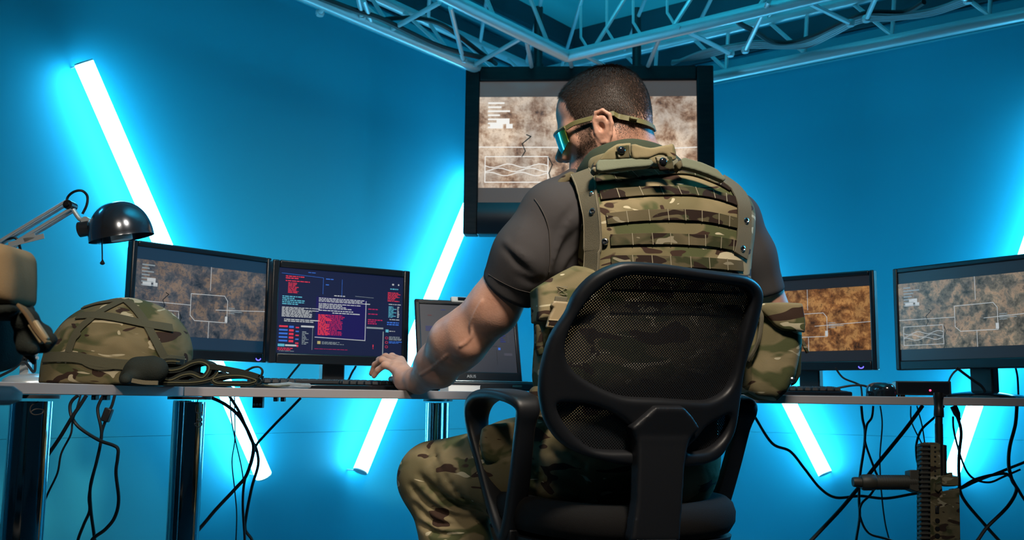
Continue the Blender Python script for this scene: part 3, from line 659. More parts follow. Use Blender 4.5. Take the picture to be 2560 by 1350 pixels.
# ------------------------------------------------------------------ keyboards, mouse, box
def keyboard(label, c, yaw, w=.44, d=.15):
    t = thing('keyboard', label, 'keyboard', (c.x, c.y, DZ), yaw)
    mb = MB(); mb.prism([(-d/2, 0), (d/2, 0), (d/2, .020), (-d/2, .012)], w, M4(Matrix(((0, 0, 1), (1, 0, 0), (0, 1, 0))), (-w/2, 0, 0))); b = obj('case', mb, 'black_gloss', t, bevel=.003, world=False)
    n = int(w/.0195)-1
    for rr in range(5):
        mb = MB()
        for k in range(n):
            if rr == 0 and 4 < k < 11: continue
            mb.box((-w/2+.018+k*.0195, -d/2+.03+rr*.0205, .0185+rr*.0011), (.016, .0165, .009), taper=.82)
        if rr == 0: mb.box((-.06, -d/2+.03, .0185), (.11, .0165, .008), taper=.95)
        obj('key_row', mb, 'black', b, bevel=.001, world=False)
    return t
kc = (at(665, 960, 2.42)+at(1000, 960, 2.66))/2
keyboard('black keyboard under the person\'s left hand', kc + n2*.015, math.atan2((E2-E1).y, (E2-E1).x), .44)
keyboard('black keyboard on right desk, mostly hidden by the pouch', at(1905, 985, 2.72), math.radians(-4), .44)
c = at(2202, 985, 2.62)
ms = thing('mouse', 'small glossy black mouse on the right desk', 'mouse', (c.x, c.y, DZ), .3)
mb = MB(); mb.grid(lambda u, v: (.030*math.cos(2*PI*u)*math.sin(max(.001, v)*PI/2)**.6, .048*math.sin(2*PI*u)*math.sin(max(.001, v)*PI/2)**.6, .036*max(0, math.cos(v*PI/2))**.55+.001), 32, 12, wrap=True); obj('shell', mb, 'black_gloss', ms, world=False)
mb = MB(); mb.tube([(-.004, -.030, .030), (.004, -.030, .030)], .006, 14); obj('scroll_wheel', mb, 'steel', ms, world=False)
c = at(2303, 985, 2.68)
bx = thing('set_top_box', 'flat black electronic box with red light, beside the mouse', 'device', (c.x, c.y, DZ), math.radians(-16))
mb = MB(); mb.box((0, 0, .024), (.135, .11, .036)); cs = obj('case', mb, 'black', bx, bevel=.002, world=False)
mb = MB(); mb.box((-.0, -.0555, .024), (.125, .003, .028)); obj('front_panel', mb, 'black_gloss', cs, world=False)
mb = MB(); mb.lathe([(.0026, 0), (.0026, .002), (.0012, .003)], M4(Matrix.Rotation(PI/2, 3, 'X'), (.016, -.057, .018)), 12); o = obj('indicator_light', mb, 'led_red', cs, world=False); o['label'] = 'glowing red indicator light'
for i in range(4):
    mb = MB(); mb.box((-.05+.1*(i % 2), -.035+.07*(i//2), .003), (.012, .012, .006)); obj('foot', mb, 'black', bx, world=False)
# note pad beside the laptop, clear plastic sleeve on the keyboard edge
p = at(1150, 965, 2.66); nt = thing('notepad', 'thin white notepad lying beside the laptop', 'notepad', (p.x, p.y, DZ), lyaw+.08)
mb = MB(); mb.box((0, .0, .008), (.09, .06, .016)); obj('pages', mb, 'paper', nt, bevel=.001, world=False)
mb = MB(); mb.box((0, 0, .0165), (.091, .061, .001)); obj('cover', mb, 'paper', nt, world=False)
# small clamps and socket strip under the desk
def bracket(px, py, Y, w, h, label, holes=1, nm='bracket'):
    p = at(px, py, Y); top = DZ-DT; t = thing(nm, label, 'bracket', (p.x, p.y, top), 0, 'fittings screwed under the middle desk' if nm == 'bracket' else None)
    mb = MB(); mb.box((0, 0, -h/2), (w, .02, h)); obj('body', mb, 'black', t, bevel=.001, world=False)
    for i in range(holes):
        q = MB(); q.lathe([(.003, 0), (.003, .002)], M4(Matrix.Rotation(PI/2, 3, 'X'), ((i-(holes-1)/2)*w*.3, -.0102, -h*.68)), 12); obj('socket' if holes > 1 else 'screw', q, 'steel', t, world=False)
bracket(646, 1008, 2.45, .024, .026, 'black three-hole socket block hanging under the middle desk', 3, 'socket_block')
for px, nx in ((690, 'nearer to the socket block'), (708, 'farther from the socket block')): bracket(px, 1000, 2.48, .009, .010, 'small bracket under middle desk edge, one of two, '+nx)
for px, nx in ((238, 'beside the left cables'), (266, 'beside the ferrite cable')): bracket(px, 998, 2.1, .009, .010, 'small bracket under the left desk edge '+nx)
# ------------------------------------------------------------------ cables
def C3(L, k=3.0, ox=0, oy=900): return [(x/k+ox, y/k+oy) for x, y in L]
def C8(L): return [(x/3.461+2100, y/3.461+960) for x, y in L]
def C7(L): return [(x/1.8+1880, y/1.8+600) for x, y in L]
def hang(label, L, Y, r, m='cable', fl=False, dY=0, group='cables hanging under the desks'):
    n = len(L); P = [at(x, y, Y+dY*i/max(1, n-1)) for i, (x, y) in enumerate(L)]
    for p in P: p.z = max(p.z, r)
    P[0].z = max(P[0].z, DZ-DT-.001) if L[0][1] < 1006 and L[0][1] > 985 else P[0].z
    return cable(label, P, r, m, group=group, floor=fl)
hang('black cable under left desk with a sharp elbow bend', C3([(590, 262), (545, 300), (525, 350), (540, 430), (600, 510), (740, 600), (850, 640), (885, 670), (882, 740), (870, 850), (890, 1050), (860, 1180), (790, 1270), (690, 1350)]), 2.42, .0042, fl=True)
hang('black cable crossing behind the left chrome leg', C3([(650, 262), (600, 340), (540, 430), (450, 580), (375, 690), (250, 870), (120, 1110), (30, 1225), (-60, 1290)]), 2.40, .0046)
hang('thin black cable waving beside the left chrome leg', C3([(605, 262), (580, 350), (545, 460), (530, 560), (460, 700), (430, 850), (355, 1010), (300, 1160), (280, 1350)]), 2.46, .0026, fl=True)
hang('black cable hanging straight between the chrome legs', C3([(775, 265), (738, 340), (735, 400), (762, 560), (725, 760), (678, 950), (682, 1130), (710, 1350)]), 2.44, .0040, fl=True)
hang('black cable with ferrite block between the chrome legs', C3([(862, 262), (840, 340), (815, 390), (790, 460), (765, 540), (745, 680), (690, 900), (668, 1030), (672, 1130), (630, 1230), (585, 1350)]), 2.47, .0038, fl=True)
fp = at(268, 1037, 2.47); fe = thing('ferrite_block', 'black ferrite block on a cable below the left desk', 'cable block', fp)
mb = MB(); fd = (at(262, 1052, 2.47)-at(274, 1020, 2.47)).normalized(); mb.box(fp, (.034, .019, .019), frame3(fd, (0, 1, 0))); obj('housing', mb, 'cable', fe, bevel=.003)
hang('thick black cable crossing diagonally toward the second chrome leg', C3([(1520, 270), (1590, 285), (1700, 340), (1800, 430), (1880, 580), (1900, 680), (1850, 860), (1770, 960), (1620, 1120), (1510, 1250), (1380, 1390), (1250, 1500)]), 2.75, .0048)
hang('black cable curving right beside the glowing tube end', C3([(1720, 270), (1800, 400), (1880, 590), (1920, 660), (1937, 780), (1890, 950), (1850, 1150), (1840, 1270), (1890, 1350)]), 2.80, .0042, fl=True)
hang('black cable rising right to the middle desk from the tangle', [(752, 996), (720, 1028), (690, 1058), (660, 1090), (640, 1115), (628, 1160), (612, 1200), (607, 1260), (612, 1350)], 2.78, .0036, fl=True)
hang('thin cable hanging straight left of the tangle', C3([(1758, 270), (1762, 580), (1740, 760), (1760, 970), (1775, 1150), (1770, 1350)]), 2.85, .0018, fl=True)
hang('thin cable twisting around the straight thin one', C3([(1725, 270), (1735, 440), (1765, 600), (1810, 800), (1828, 950), (1822, 1100), (1835, 1350)]), 2.86, .0019, fl=True)
hang('black cable sagging from chair arm toward the rifle grip', [(1870, 1014), (1887, 1042), (1930, 1108), (1975, 1128), (2010, 1170), (2050, 1220), (2090, 1244), (2150, 1240), (2215, 1246), (2296, 1233), (2350, 1235), (2395, 1224), (2441, 1203), (2500, 1180), (2600, 1140)], 2.95, .0040)
hang('black cable falling straight left of the foregrip', C8([(185, 190), (195, 300), (215, 400), (210, 540), (172, 800), (165, 1000), (170, 1150), (140, 1350)]), 2.92, .0040, fl=True)
hang('black cable crossing twice behind the foregrip', C8([(288, 190), (275, 290), (235, 350), (218, 450), (225, 530), (300, 740), (330, 830), (270, 950), (185, 1040), (175, 1150), (250, 1290), (420, 1345), (620, 1420)]), 2.90, .0034)
hang('thin cable falling straight to the right of the foregrip cables', C8([(348, 190), (365, 350), (345, 650), (360, 950), (390, 1200), (425, 1350)]), 2.94, .0022, fl=True)
hang('thick black cable running diagonally down left under the right desk', C8([(715, 188), (560, 400), (300, 720), (150, 910), (0, 1090), (-170, 1270), (-330, 1440)]), 2.88, .0056)
hang('black cable bowing left behind the rifle barrel', C8([(900, 190), (820, 285), (710, 390), (665, 500), (660, 600), (680, 700), (760, 800)]), 2.86, .0034)
hang('thin cable left of the rifle handguard', C8([(612, 190), (620, 330), (700, 500), (760, 640)]), 2.9, .0020)
hang('thin cable just left of the rifle barrel', C8([(665, 190), (710, 360), (735, 530)]), 2.91, .0020)
hang('black cable with plug falling right of the rifle', C8([(985, 190), (1010, 270), (1040, 360), (1048, 450), (1030, 620), (1030, 800), (1060, 980), (1246, 1210), (1400, 1380)]), 2.84, .0046)
a, b = at(2384, 1016, 2.84), at(2396, 1043, 2.84); pg = thing('power_plug', 'black plug hanging under the right desk beside the rifle', 'plug', b); mb = MB(); mb.tube([a, a.lerp(b, .7), b], [.010, .0095, .006], 12); obj('plug_body', mb, 'cable', pg); mb = MB(); mb.tube([b, b+(b-a)*.25], .005, 8); obj('strain_relief', mb, 'cable', pg)
hang('thin loop of cable beside the plug under right desk', C8([(978, 280), (985, 400), (1035, 600), (1100, 760), (1180, 830), (1300, 850), (1420, 800), (1560, 740)]), 2.87, .0030)
hang('black cable at the right edge bending into a knot', C7([(1192, 742), (1185, 830), (1160, 930), (1155, 1010), (1170, 1080), (1190, 1125), (1150, 1200), (1060, 1290), (1020, 1345), (980, 1400)]), 2.82, .0050)
hang('black cable arching over from the rifle to right edge', C7([(900, 1130), (940, 1115), (1000, 1080), (1080, 1058), (1150, 1055), (1190, 1110), (1224, 1165), (1280, 1230)]), 2.83, .0042)
def desk_cable(label, L, Y, r=.003):
    P = [at(x, y, Y) for x, y in L]; P[-1].z = DZ+r
    return cable(label, P, r, group='cables behind the monitors')
K7 = lambda L: [(x/3.556+640, y/3.556+880) for x, y in L]
desk_cable('black plug cable behind the code monitor, left of its stand', K7([(400, 90), (370, 130), (320, 190), (215, 245)]), 3.12, .0035)
desk_cable('black cable behind the code monitor, right of its stand', K7([(900, 90), (880, 140), (850, 190), (785, 245)]), 3.16, .0035)
desk_cable('black cable behind the red map monitor reaching the desk', C7([(375, 575), (410, 620), (470, 645), (490, 660), (495, 700)]), 3.12)
desk_cable('black cable between keyboard and mouse on right desk', C7([(330, 685), (380, 668), (450, 655), (500, 655), (525, 668), (535, 690)]), 2.78)
desk_cable('black cable left of the right edge monitor\'s stand', C7([(935, 575), (905, 600), (885, 640), (878, 690)]), 2.95)
desk_cable('black plug cable crossing to the right edge monitor\'s stand', C7([(920, 575), (960, 605), (1000, 635), (1035, 660), (1060, 690)]), 2.93, .0040)
desk_cable('black cable right of the right edge monitor\'s stand', C7([(1185, 570), (1195, 620), (1198, 690)]), 2.97)
# ================================================================== office chair
M['chair'] = noise_bump(mat('chair_plastic', (.009, .010, .0125), .46, spec=.42), 700, .10)
M['seat_cloth'] = noise_bump(mat('seat_cloth', (.008, .0075, .0075), .85, spec=.2), 900, .4)
def mesh_mat():
    m = mat('chair_mesh', (.012, .013, .016), .6); N, L, b = nodes(m); out = N['Material Output']
    uv = N.new('ShaderNodeUVMap'); mp = N.new('ShaderNodeMapping'); mp.inputs['Rotation'].default_value = (0, 0, math.radians(45)); mp.inputs['Scale'].default_value = (1/.0042, 1/.0042, 1)
    v = N.new('ShaderNodeTexVoronoi'); v.voronoi_dimensions = '2D'; v.inputs['Scale'].default_value = 1; v.inputs['Randomness'].default_value = 0
    lt = N.new('ShaderNodeMath'); lt.operation = 'LESS_THAN'; lt.inputs[1].default_value = .32
    tr = N.new('ShaderNodeBsdfTransparent'); mx = N.new('ShaderNodeMixShader')
    L.new(uv.outputs[0], mp.inputs[0]); L.new(mp.outputs[0], v.inputs['Vector']); L.new(v.outputs['Distance'], lt.inputs[0]); L.new(lt.outputs[0], mx.inputs[0])
    L.new(b.outputs[0], mx.inputs[1]); L.new(tr.outputs[0], mx.inputs[2]); L.new(mx.outputs[0], out.inputs[0]); return m
M['mesh'] = mesh_mat()
YAW = math.radians(24); CF = Vector((-math.sin(YAW), math.cos(YAW), 0)); CR = Vector((math.cos(YAW), math.sin(YAW), 0)); ZZ = Vector((0, 0, 1))
LEAN = math.radians(14)
BU = (ZZ*math.cos(LEAN)-CF*math.sin(LEAN)).normalized(); BN = CR.cross(BU).normalized()       # BN points to the rear
BP = at(1625, 950, 1.90)
def wbend(u, v): return -1.1*u*u*.55 + .25*(v+.03)**2
def surf(u, v, w=0): return BP + CR*u + BU*v + BN*(w+wbend(u, v))
def bk(px, py, w=0):
    o = w
    for _ in range(12):
        p = on_plane(px, py, BP+BN*o, BN)-BP; u, v = p.dot(CR), p.dot(BU); o = w+wbend(u, v)
    return (u, v)
OUT = [(1489, 681), (1531, 661), (1573, 654), (1658, 660), (1742, 672), (1827, 682), (1863, 689), (1889, 706), (1901, 729), (1900, 757), (1883, 827), (1866, 883), (1855, 926), (1849, 968), (1841, 1026), (1832, 1074), (1815, 1111), (1793, 1142), (1756, 1159), (1706, 1164), (1585, 1164), (1517, 1153), (1447, 1133), (1410, 1114), (1385, 1091), (1362, 1054), (1351, 1012), (1347, 968), (1354, 911), (1376, 838), (1413, 782), (1433, 737), (1461, 703)]
INN = [(1559, 690), (1601, 688), (1686, 695), (1770, 706), (1845, 716), (1868, 729), (1872, 752), (1860, 800), (1847, 850), (1840, 890), (1829, 940), (1810, 976), (1776, 997), (1742, 1001), (1658, 996), (1573, 992), (1531, 983), (1478, 959), (1433, 928), (1413, 900), (1409, 861), (1421, 821), (1447, 776), (1478, 737), (1517, 706)]
WL = [(1390, 1007), (1427, 1005), (1478, 1012), (1528, 1032), (1565, 1060), (1582, 1091), (1587, 1122), (1545, 1126), (1494, 1123), (1466, 1113), (1438, 1091), (1413, 1063), (1393, 1032)]
WR = [(1735, 1095), (1757, 1066), (1790, 1046), (1816, 1036), (1814, 1068), (1798, 1098), (1768, 1122), (1735, 1128), (1712, 1127), (1716, 1112)]
pO, pI, pL, pR = [dense([bk(*q) for q in L], 3) for L in (OUT, INN, WL, WR)]
SEATC = at(1518, 1245, 2.18); SEATZ = at(1700, 1250, 1.97).z - .018
CH = thing('office_chair', 'black mesh-backed office chair the person sits on', 'chair', (SEATC.x, SEATC.y, 0), YAW)
def poly_d(po, u):
    po = A(po); q = ('p', A((0, 0, 0)), np.eye(3), po, (5., 0., 0.), .01, 'u'); return SDF.d1(q, np.c_[u, np.zeros(len(u))])
class FrameS(SDF):
    def ev(s, P, prims=None):
        u = P[:, :2]; d = np.maximum.reduce([poly_d(pO, u), -poly_d(pI, u), -poly_d(pL, u), -poly_d(pR, u)])
        t, rad = .015, .011; a = d+rad; b = np.abs(P[:, 2])-t+rad
        return np.sqrt(np.maximum(a, 0)**2+np.maximum(b, 0)**2)+np.minimum(np.maximum(a, b), 0)-rad
fs = FrameS(); V, Fq = fs.mesh(.0036, lo=A(pO).min(0).tolist()+[-.03], hi=A(pO).max(0).tolist()+[.03])
def to_world(V, dw=0): return np.array([tuple(surf(x, y, z+dw)) for x, y, z in V])
np_obj('back_frame', to_world(V), Fq, 'chair', CH, 2)
# stretched mesh cloth filling the openings
po = A(pO); u0, v0 = po.min(0); u1, v1 = po.max(0); nu, nv = 60, 64
gu, gv = np.meshgrid(np.linspace(u0, u1, nu), np.linspace(v0, v1, nv), indexing='ij'); gd = poly_d(pO, np.c_[gu.ravel(), gv.ravel()]).reshape(nu, nv)
mb = MB(); mb.uv = []
for ly, lw in enumerate((-.0075, -.0063, -.0051)):      # woven cloth has thickness: three sheets with the same holes
    b0_ = len(mb.v)
    for i in range(nu):
        for j in range(nv): mb.v.append(tuple(surf(gu[i, j], gv[i, j], lw))); mb.uv.append((gu[i, j], gv[i, j]))
    for i in range(nu-1):
        for j in range(nv-1):
            if max(gd[i, j], gd[i+1, j], gd[i, j+1], gd[i+1, j+1]) < -.006: mb.f.append(tuple(b0_+q for q in (i*nv+j, (i+1)*nv+j, (i+1)*nv+j+1, i*nv+j+1))); mb.m.append(0)
obj('back_mesh', mb, 'mesh', CH)
# spine: plate on the back, bar running down and forward under the seat
SPL = [(1634, 1014), (1704, 1015), (1725, 1038), (1744, 1068), (1722, 1090), (1712, 1111), (1703, 1167), (1699, 1215), (1587, 1215), (1587, 1167), (1585, 1105), (1573, 1067), (1604, 1040)]
S = SDF(); O = surf(*bk(1650, 1090)); Rm = Matrix((CR, BU, BN)).transposed(); P = plane_poly(SPL, O+BN*.016, Rm)
S.poly(P, O+BN*.012, np.array(Rm), .016, .005)
a = surf(*bk(1645, 1130))+BN*.020; b = on_plane(1632, 1345, a, CF); hw = 57*1.9/F
c2, c3 = SEATC+Vector((0, 0, .43-SEATC.z))-CF*.14, SEATC+Vector((0, 0, .43-SEATC.z))
RV = Matrix((CR, ZZ, -CF)).transposed(); S.poly(plane_poly([(1586, 1092), (1712, 1092), (1702, 1167), (1697, 1251), (1692, 1322), (1690, 1352), (1569, 1352), (1575, 1308), (1583, 1251), (1586, 1167)], a, RV), a, np.array(RV), .016, .005, k=.006)
V, Fq = S.mesh(.004); sp = np_obj('spine_bar', V, Fq, 'chair', CH, 1)
mb = MB(); mb.ribbon(spline([b, b+Vector((0, 0, -.05)), Vector((c2.x, c2.y, .435)), c3], 8), hw*2.0, CR, .03); obj('tilt_arm', mb, 'chair', CH, bevel=.006)
# seat
def superell(t, a, b, e=3.2): c, s_ = math.cos(t), math.sin(t); return a*math.copysign(abs(c)**(2/e), c), b*math.copysign(abs(s_)**(2/e), s_)
def seat_layer(nm, prof, a, b, m, dz=0):
    mb = MB(); n = 56; vs = []
    for sc_, z in prof:
        for j in range(n):
            x, y = superell(2*PI*j/n, a*sc_, b*sc_); vs.append(SEATC+CR*x+CF*y+Vector((0, 0, SEATZ-SEATC.z+z - (.012*(x/a)**2*-1 if nm == 'seat_cushion' else 0))))
    fs_ = [(i*n+j, i*n+(j+1) % n, (i+1)*n+(j+1) % n, (i+1)*n+j) for i in range(len(prof)-1) for j in range(n)]
    fs_ += [tuple(range(n-1, -1, -1)), tuple((len(prof)-1)*n+j for j in range(n))]; mb.add(vs, fs_); return obj(nm, mb, m, CH, angle=60)
seat_layer('seat_cushion', [(.80, -.066), (.96, -.062), (1.0, -.045), (1.005, -.025), (.985, -.008), (.94, .003), (.85, .006), (.5, -.004), (.1, -.006)], .236, .235, 'seat_cloth')
seat_layer('seat_shell', [(.55, -.135), (.80, -.125), (.93, -.100), (.97, -.064), (.80, -.060)], .236, .235, 'chair')
mb = MB(); mb.lathe([(.028, .12), (.028, .30), (.024, .30), (.024, .43)], Matrix.Translation((SEATC.x, SEATC.y, 0)), 20); obj('gas_column', mb, 'darksteel', CH)
for k in range(5):
    an = 2*PI*k/5+.9; dv = Vector((math.cos(an), math.sin(an), 0)); o0 = Vector((SEATC.x, SEATC.y, .11))
    mb = MB(); mb.tube([o0, o0+dv*.15+Vector((0, 0, -.01)), o0+dv*.29+Vector((0, 0, -.035))], [.032, .026, .018], 10); lg = obj('base_leg', mb, 'chair', CH)
    mb = MB(); e = o0+dv*.29; mb.tube([Vector((e.x, e.y, .028))-dv.cross(ZZ)*.018, Vector((e.x, e.y, .028))+dv.cross(ZZ)*.018], .0275, 18); obj('castor', mb, 'chair', lg)
# arm loops: (forward, up) path swept with a broad rounded section
def arm(side):
    x0 = (.225 if side < 0 else .262)*side
    path = [(.0, .455, 0), (-.028, .50, .004), (-.065, .585, .010), (-.098, .675, .016), (-.116, .715, .018), (-.085, .733, .020), (.0, .742, .022), (.085, .738, .022), (.138, .715, .020), (.150, .672, .016), (.118, .60, .010), (.065, .515, .004), (.028, .470, 0)]
    wd = [.052, .046, .042, .040, .050, .066, .072, .070, .062, .050, .044, .046, .050]
    P = [SEATC+CR*(x0+side*o)+CF*f+Vector((0, 0, z-SEATC.z)) for f, z, o in path]
    N = len(P); n = 4; Q, Wd = [], []
    for i in range(N):
        p0, p1, p2, p3 = P[(i-1) % N], P[i], P[(i+1) % N], P[(i+2) % N]
        for k in range(n):
            t = k/n; Q.append(.5*((2*p1)+(p2-p0)*t+(2*p0-5*p1+4*p2-p3)*t*t+(-p0+3*p1-3*p2+p3)*t**3)); Wd.append(wd[i]*(1-t)+wd[(i+1) % N]*t)
    mb = MB(); vs = []; m_ = 20; NQ = len(Q)
    for i in range(NQ):
        t = (Q[(i+1) % NQ]-Q[i-1]).normalized(); w = (CR-t*CR.dot(t)).normalized(); nn = t.cross(w)
        for j in range(m_):
            x, y = superell(2*PI*j/m_, Wd[i]/2, .0115, 4); vs.append(Q[i]+w*x+nn*y)
    mb.add(vs, [(i*m_+j, i*m_+(j+1) % m_, ((i+1) % NQ)*m_+(j+1) % m_, ((i+1) % NQ)*m_+j) for i in range(NQ) for j in range(m_)]); o = obj('armrest', mb, 'chair', CH, angle=50)
    p = P[0]; mb = MB(); mb.box(p-CR*side*.03+Vector((0, 0, .002)), (.09, .055, .03), frame3(CR, CF)); obj('arm_bracket', mb, 'chair', CH, bevel=.004)
arm(-1); arm(1)
# ================================================================== person
def skin_mat():
    m = mat('skin', (.50, .27, .19), .48, spec=.4); N, L, b = nodes(m)
    noise_colour(m, [(.30, (.40, .200, .135)), (.5, (.50, .270, .190)), (.72, (.58, .330, .240))], 22, 5)
    noise_bump(m, 260, .25, .0015, 3); b.inputs['Subsurface Weight'].default_value = .12; b.inputs['Subsurface Radius'].default_value = (.012, .005, .003); b.inputs['Subsurface Scale'].default_value = 1
    return m
M['skin'] = skin_mat()
M['hair'] = mat('hair_brown', (.034, .021, .014), .5, spec=.3)
M['stubble'] = mat('beard_brown', (.030, .018, .012), .6, spec=.2)
M['tee'] = noise_bump(mat('grey_brown_cotton', (.056, .052, .053), .9, spec=.15), 1500, .25)
M['camo'] = camo('camouflage_cloth', 9.0, 1.15)
M['camo_trousers'] = camo('camouflage_trousers', 9.5, .95, off=3.3, cream=.04)
M['camo_web'] = camo('camouflage_webbing', 11.0, .50, off=9.1, brown=.075)
M['felt'] = noise_bump(mat('grey_green_loop_felt', (.145, .130, .090), .95, spec=.1), 900, .6)
M['pad'] = noise_bump(mat('sage_pad_cloth', (.165, .180, .125), .9, spec=.15), 700, .3)
M['collar_in'] = mat('dark_green_lining', (.050, .062, .040), .9, spec=.15)
M['tan'] = mat('tan_buckle', (.33, .25, .14), .45)
M['stitch'] = mat('pale_stitching', (.24, .21, .14), .8)
pc = at(1560, 1190, 2.12)
PE = thing('person', 'person in camouflage vest and grey t-shirt typing, seen from behind, head turned left', 'person', (SEATC.x, SEATC.y, 0))
def V3(v): return np.array(v, float)
# ---- head frame (x right, y to the face, z up)
HO = at(1508, 322, 2.17)
hy, hp = math.radians(79), math.radians(17)
hf = Vector((-math.sin(hy)*math.cos(hp), math.cos(hy)*math.cos(hp), -math.sin(hp)))
hu = (ZZ - hf*hf.z).normalized(); hr = hf.cross(hu).normalized()
rl = math.radians(-4); hu, hr = hu*math.cos(rl)+hr*math.sin(rl), hr*math.cos(rl)-hu*math.sin(rl)
HR = Matrix((hr, hf, hu)).transposed(); HN = np.array(HR)
def hd(x, y, z): return HO + HR @ Vector((x, y, z))
bd = SDF()
# cranium, forehead, temples, cheeks, jaw
bd.ell(hd(0, -.020, .050), (.077, .096, .082), HN, .012)
bd.ell(hd(0, .030, .040), (.064, .062, .070), HN, .03)
bd.ell(hd(0, .035, -.030), (.058, .058, .075), HN, .03)
bd.ell(hd(0, -.062, .000), (.060, .048, .060), HN, .03)
for s in (-1, 1):
    bd.cap(hd(.060*s, .000, -.035), hd(.046*s, .030, -.080), .022, .020, .03)
    bd.cap(hd(.046*s, .030, -.080), hd(.012*s, .074, -.098), .020, .017, .025)
    bd.cap(hd(.046*s, .055, -.020), hd(.058*s, .015, -.018), .018, .014, .025)
    bd.cap(hd(.008*s, .084, .016), hd(.040*s, .070, .014), .011, .010, .02)          # brow
    bd.ell(hd(.030*s, .082, .000), (.016, .012, .010), HN, .01, 's')                  # eye socket
    bd.ell(hd(.030*s, .071, -.001), (.0125, .0125, .0115), HN, .003)                  # eyeball under lids
bd.ell(hd(0, .078, -.098), (.020, .016, .016), HN, .02)                               # chin
bd.ell(hd(0, .070, -.066), (.030, .020, .020), HN, .02)                               # mouth block
bd.cap(hd(0, .087, .006), hd(0, .108, -.030), .009, .012, .012)                       # nose bridge to tip
bd.ell(hd(0, .108, -.032), (.013, .013, .010), HN, .006)
for s in (-1, 1): bd.ell(hd(.013*s, .098, -.037), (.008, .011, .008), HN, .006)
bd.cap(hd(-.018, .086, -.060), hd(.018, .086, -.060), .0055, .0055, .008)             # lips
bd.cap(hd(-.016, .085, -.071), hd(.016, .085, -.071), .006, .006, .007)
bd.cap(hd(-.026, .086, -.0655), hd(.026, .086, -.0655), .0022, .0022, .003, 's')
# ears
for s in (-1, 1):
    ex = .074*s
    C = [(ex+.002*s, .012, -.030), (ex+.006*s, .016, -.012), (ex+.009*s, .014, .012), (ex+.013*s, .004, .028), (ex+.016*s, -.012, .028), (ex+.017*s, -.023, .014), (ex+.014*s, -.022, -.006), (ex+.009*s, -.012, -.026), (ex+.005*s, .000, -.038), (ex+.003*s, .009, -.036)]
    C = [(a, b, c-.009) for a, b, c in C]
    bd.ell(hd(ex+.002*s, .002, -.013), (.008, .016, .026), HN, .008); bd.ell(hd(ex+.0085*s, -.007, -.007), (.0055, .0155, .0265), HN, .006)
    bd.chain([hd(*c) for c in C], [.0040, .0040, .0040, .0042, .0044, .0046, .0046, .0048, .0064, .005], .0025)
    bd.chain([hd(ex+.011*s, .003, .006), hd(ex+.012*s, -.009, .003), hd(ex+.011*s, -.013, -.011), hd(ex+.008*s, -.007, -.025)], [.0032, .0036, .0036, .003], .005)
    bd.ell(hd(ex+.0135*s, .002, -.014), (.0095, .0075, .0105), HN, .003, 's')
    bd.ell(hd(ex+.004*s, .012, -.015), (.005, .005, .007), HN, .004)
# neck and torso
nk = at(1588, 425, 2.20)
bd.cap(hd(0, -.030, -.040), nk, .056, .062, .03)
bd.cap(nk, at(1600, 520, 2.25), .064, .085, .05)
shL, shR = at(1388, 545, 2.115), at(1835, 560, 2.30)
bd.cap(at(1500, 500, 2.21), shL, .066, .060, .05); bd.cap(at(1720, 500, 2.27), shR, .058, .050, .05)
bd.ell(at(1640, 640, 2.25), (.142, .098, .20), None, .05); bd.ell(at(1620, 900, 2.18), (.145, .105, .17), None, .06)
bd.ell(at(1570, 1130, 2.14), (.165, .13, .10), None, .06)
# left arm
bd.chain([shL, at(1300, 660, 2.11), at(1232, 772, 2.16)], [.060, .056, .053], .03)
bd.chain([at(1232, 772, 2.16), at(1172, 832, 2.205), at(1140, 868, 2.24)], [.053, .051, .047], .03)
bd.chain([at(1145, 860, 2.235), at(1092, 915, 2.33), at(1046, 946, 2.425)], [.046, .040, .0275], .03)
def surf_at(S_, px, py, t=1.7):
    d = ray(px, py).normalized()
    for _ in range(60): t += max(S_.ev(A(CAM+d*t)[None])[0], 0)*.7
    return CAM+d*t, d
bd.chain([at(1195, 792, 2.18), at(1125, 845, 2.24), at(1072, 905, 2.35)], [.010, .028, .018], .045)     # forearm extensors
bd.chain([at(1176, 885, 2.21), at(1110, 935, 2.31), at(1050, 965, 2.42)], [.018, .018, .014], .03)
q, d = surf_at(bd, 1168, 872); bd.ell(q+d*.012, (.016, .016, .016), None, .040)                          # elbow bone
for L, r, sink in (([(1206, 752), (1188, 785), (1178, 812), (1178, 838), (1165, 856), (1150, 866)], .0017, .0008), ([(1120, 886), (1095, 908), (1070, 926), (1050, 938)], .0017, .0008)):
    L = [(q.x, q.y) for q in spline([(x, y, 0) for x, y in L], 5)]; Q = [surf_at(bd, *c) for c in L]; bd.chain([q_+d_*sink for q_, d_ in Q], [r*.85*math.sin(PI*(.06+.88*k_/(len(L)-1)))**.6 for k_ in range(len(L))], .006)
# hand: palm, knuckles, five fingers
wr = at(1042, 950, 2.43)
bd.chain([wr, at(1012, 950, 2.475)], [.027, .027], .02)
M5 = [at(985, 922, 2.500), at(986, 912, 2.520), at(992, 904, 2.543), at(1002, 901, 2.566)]
for i, q in enumerate(M5): bd.cap(at(1022-2*i, 946-3*i, 2.455+.012*i), q, .0150, .0115, .016)
bd.cap(at(1022, 962, 2.455), at(996, 948, 2.495), .0165, .0125, .014)                              # heel of the hand
FG = [[M5[0], at(962, 913, 2.522), at(945, 925, 2.535), at(935, 940, 2.545)], [M5[1], at(956, 901, 2.548), at(938, 912, 2.568), at(929, 934, 2.580)],
      [M5[2], at(964, 893, 2.580), at(948, 900, 2.606), at(940, 922, 2.622)], [M5[3], at(980, 892, 2.606), at(966, 898, 2.634), at(958, 918, 2.650)]]
for i, f in enumerate(FG):
    r = [.0105, .0095, .0083, .0070] if i else [.0098, .0086, .0075, .0064]
    bd.chain(f, r, .0035)
    bd.ell(f[1], (r[1]*1.06,)*3, None, .004)
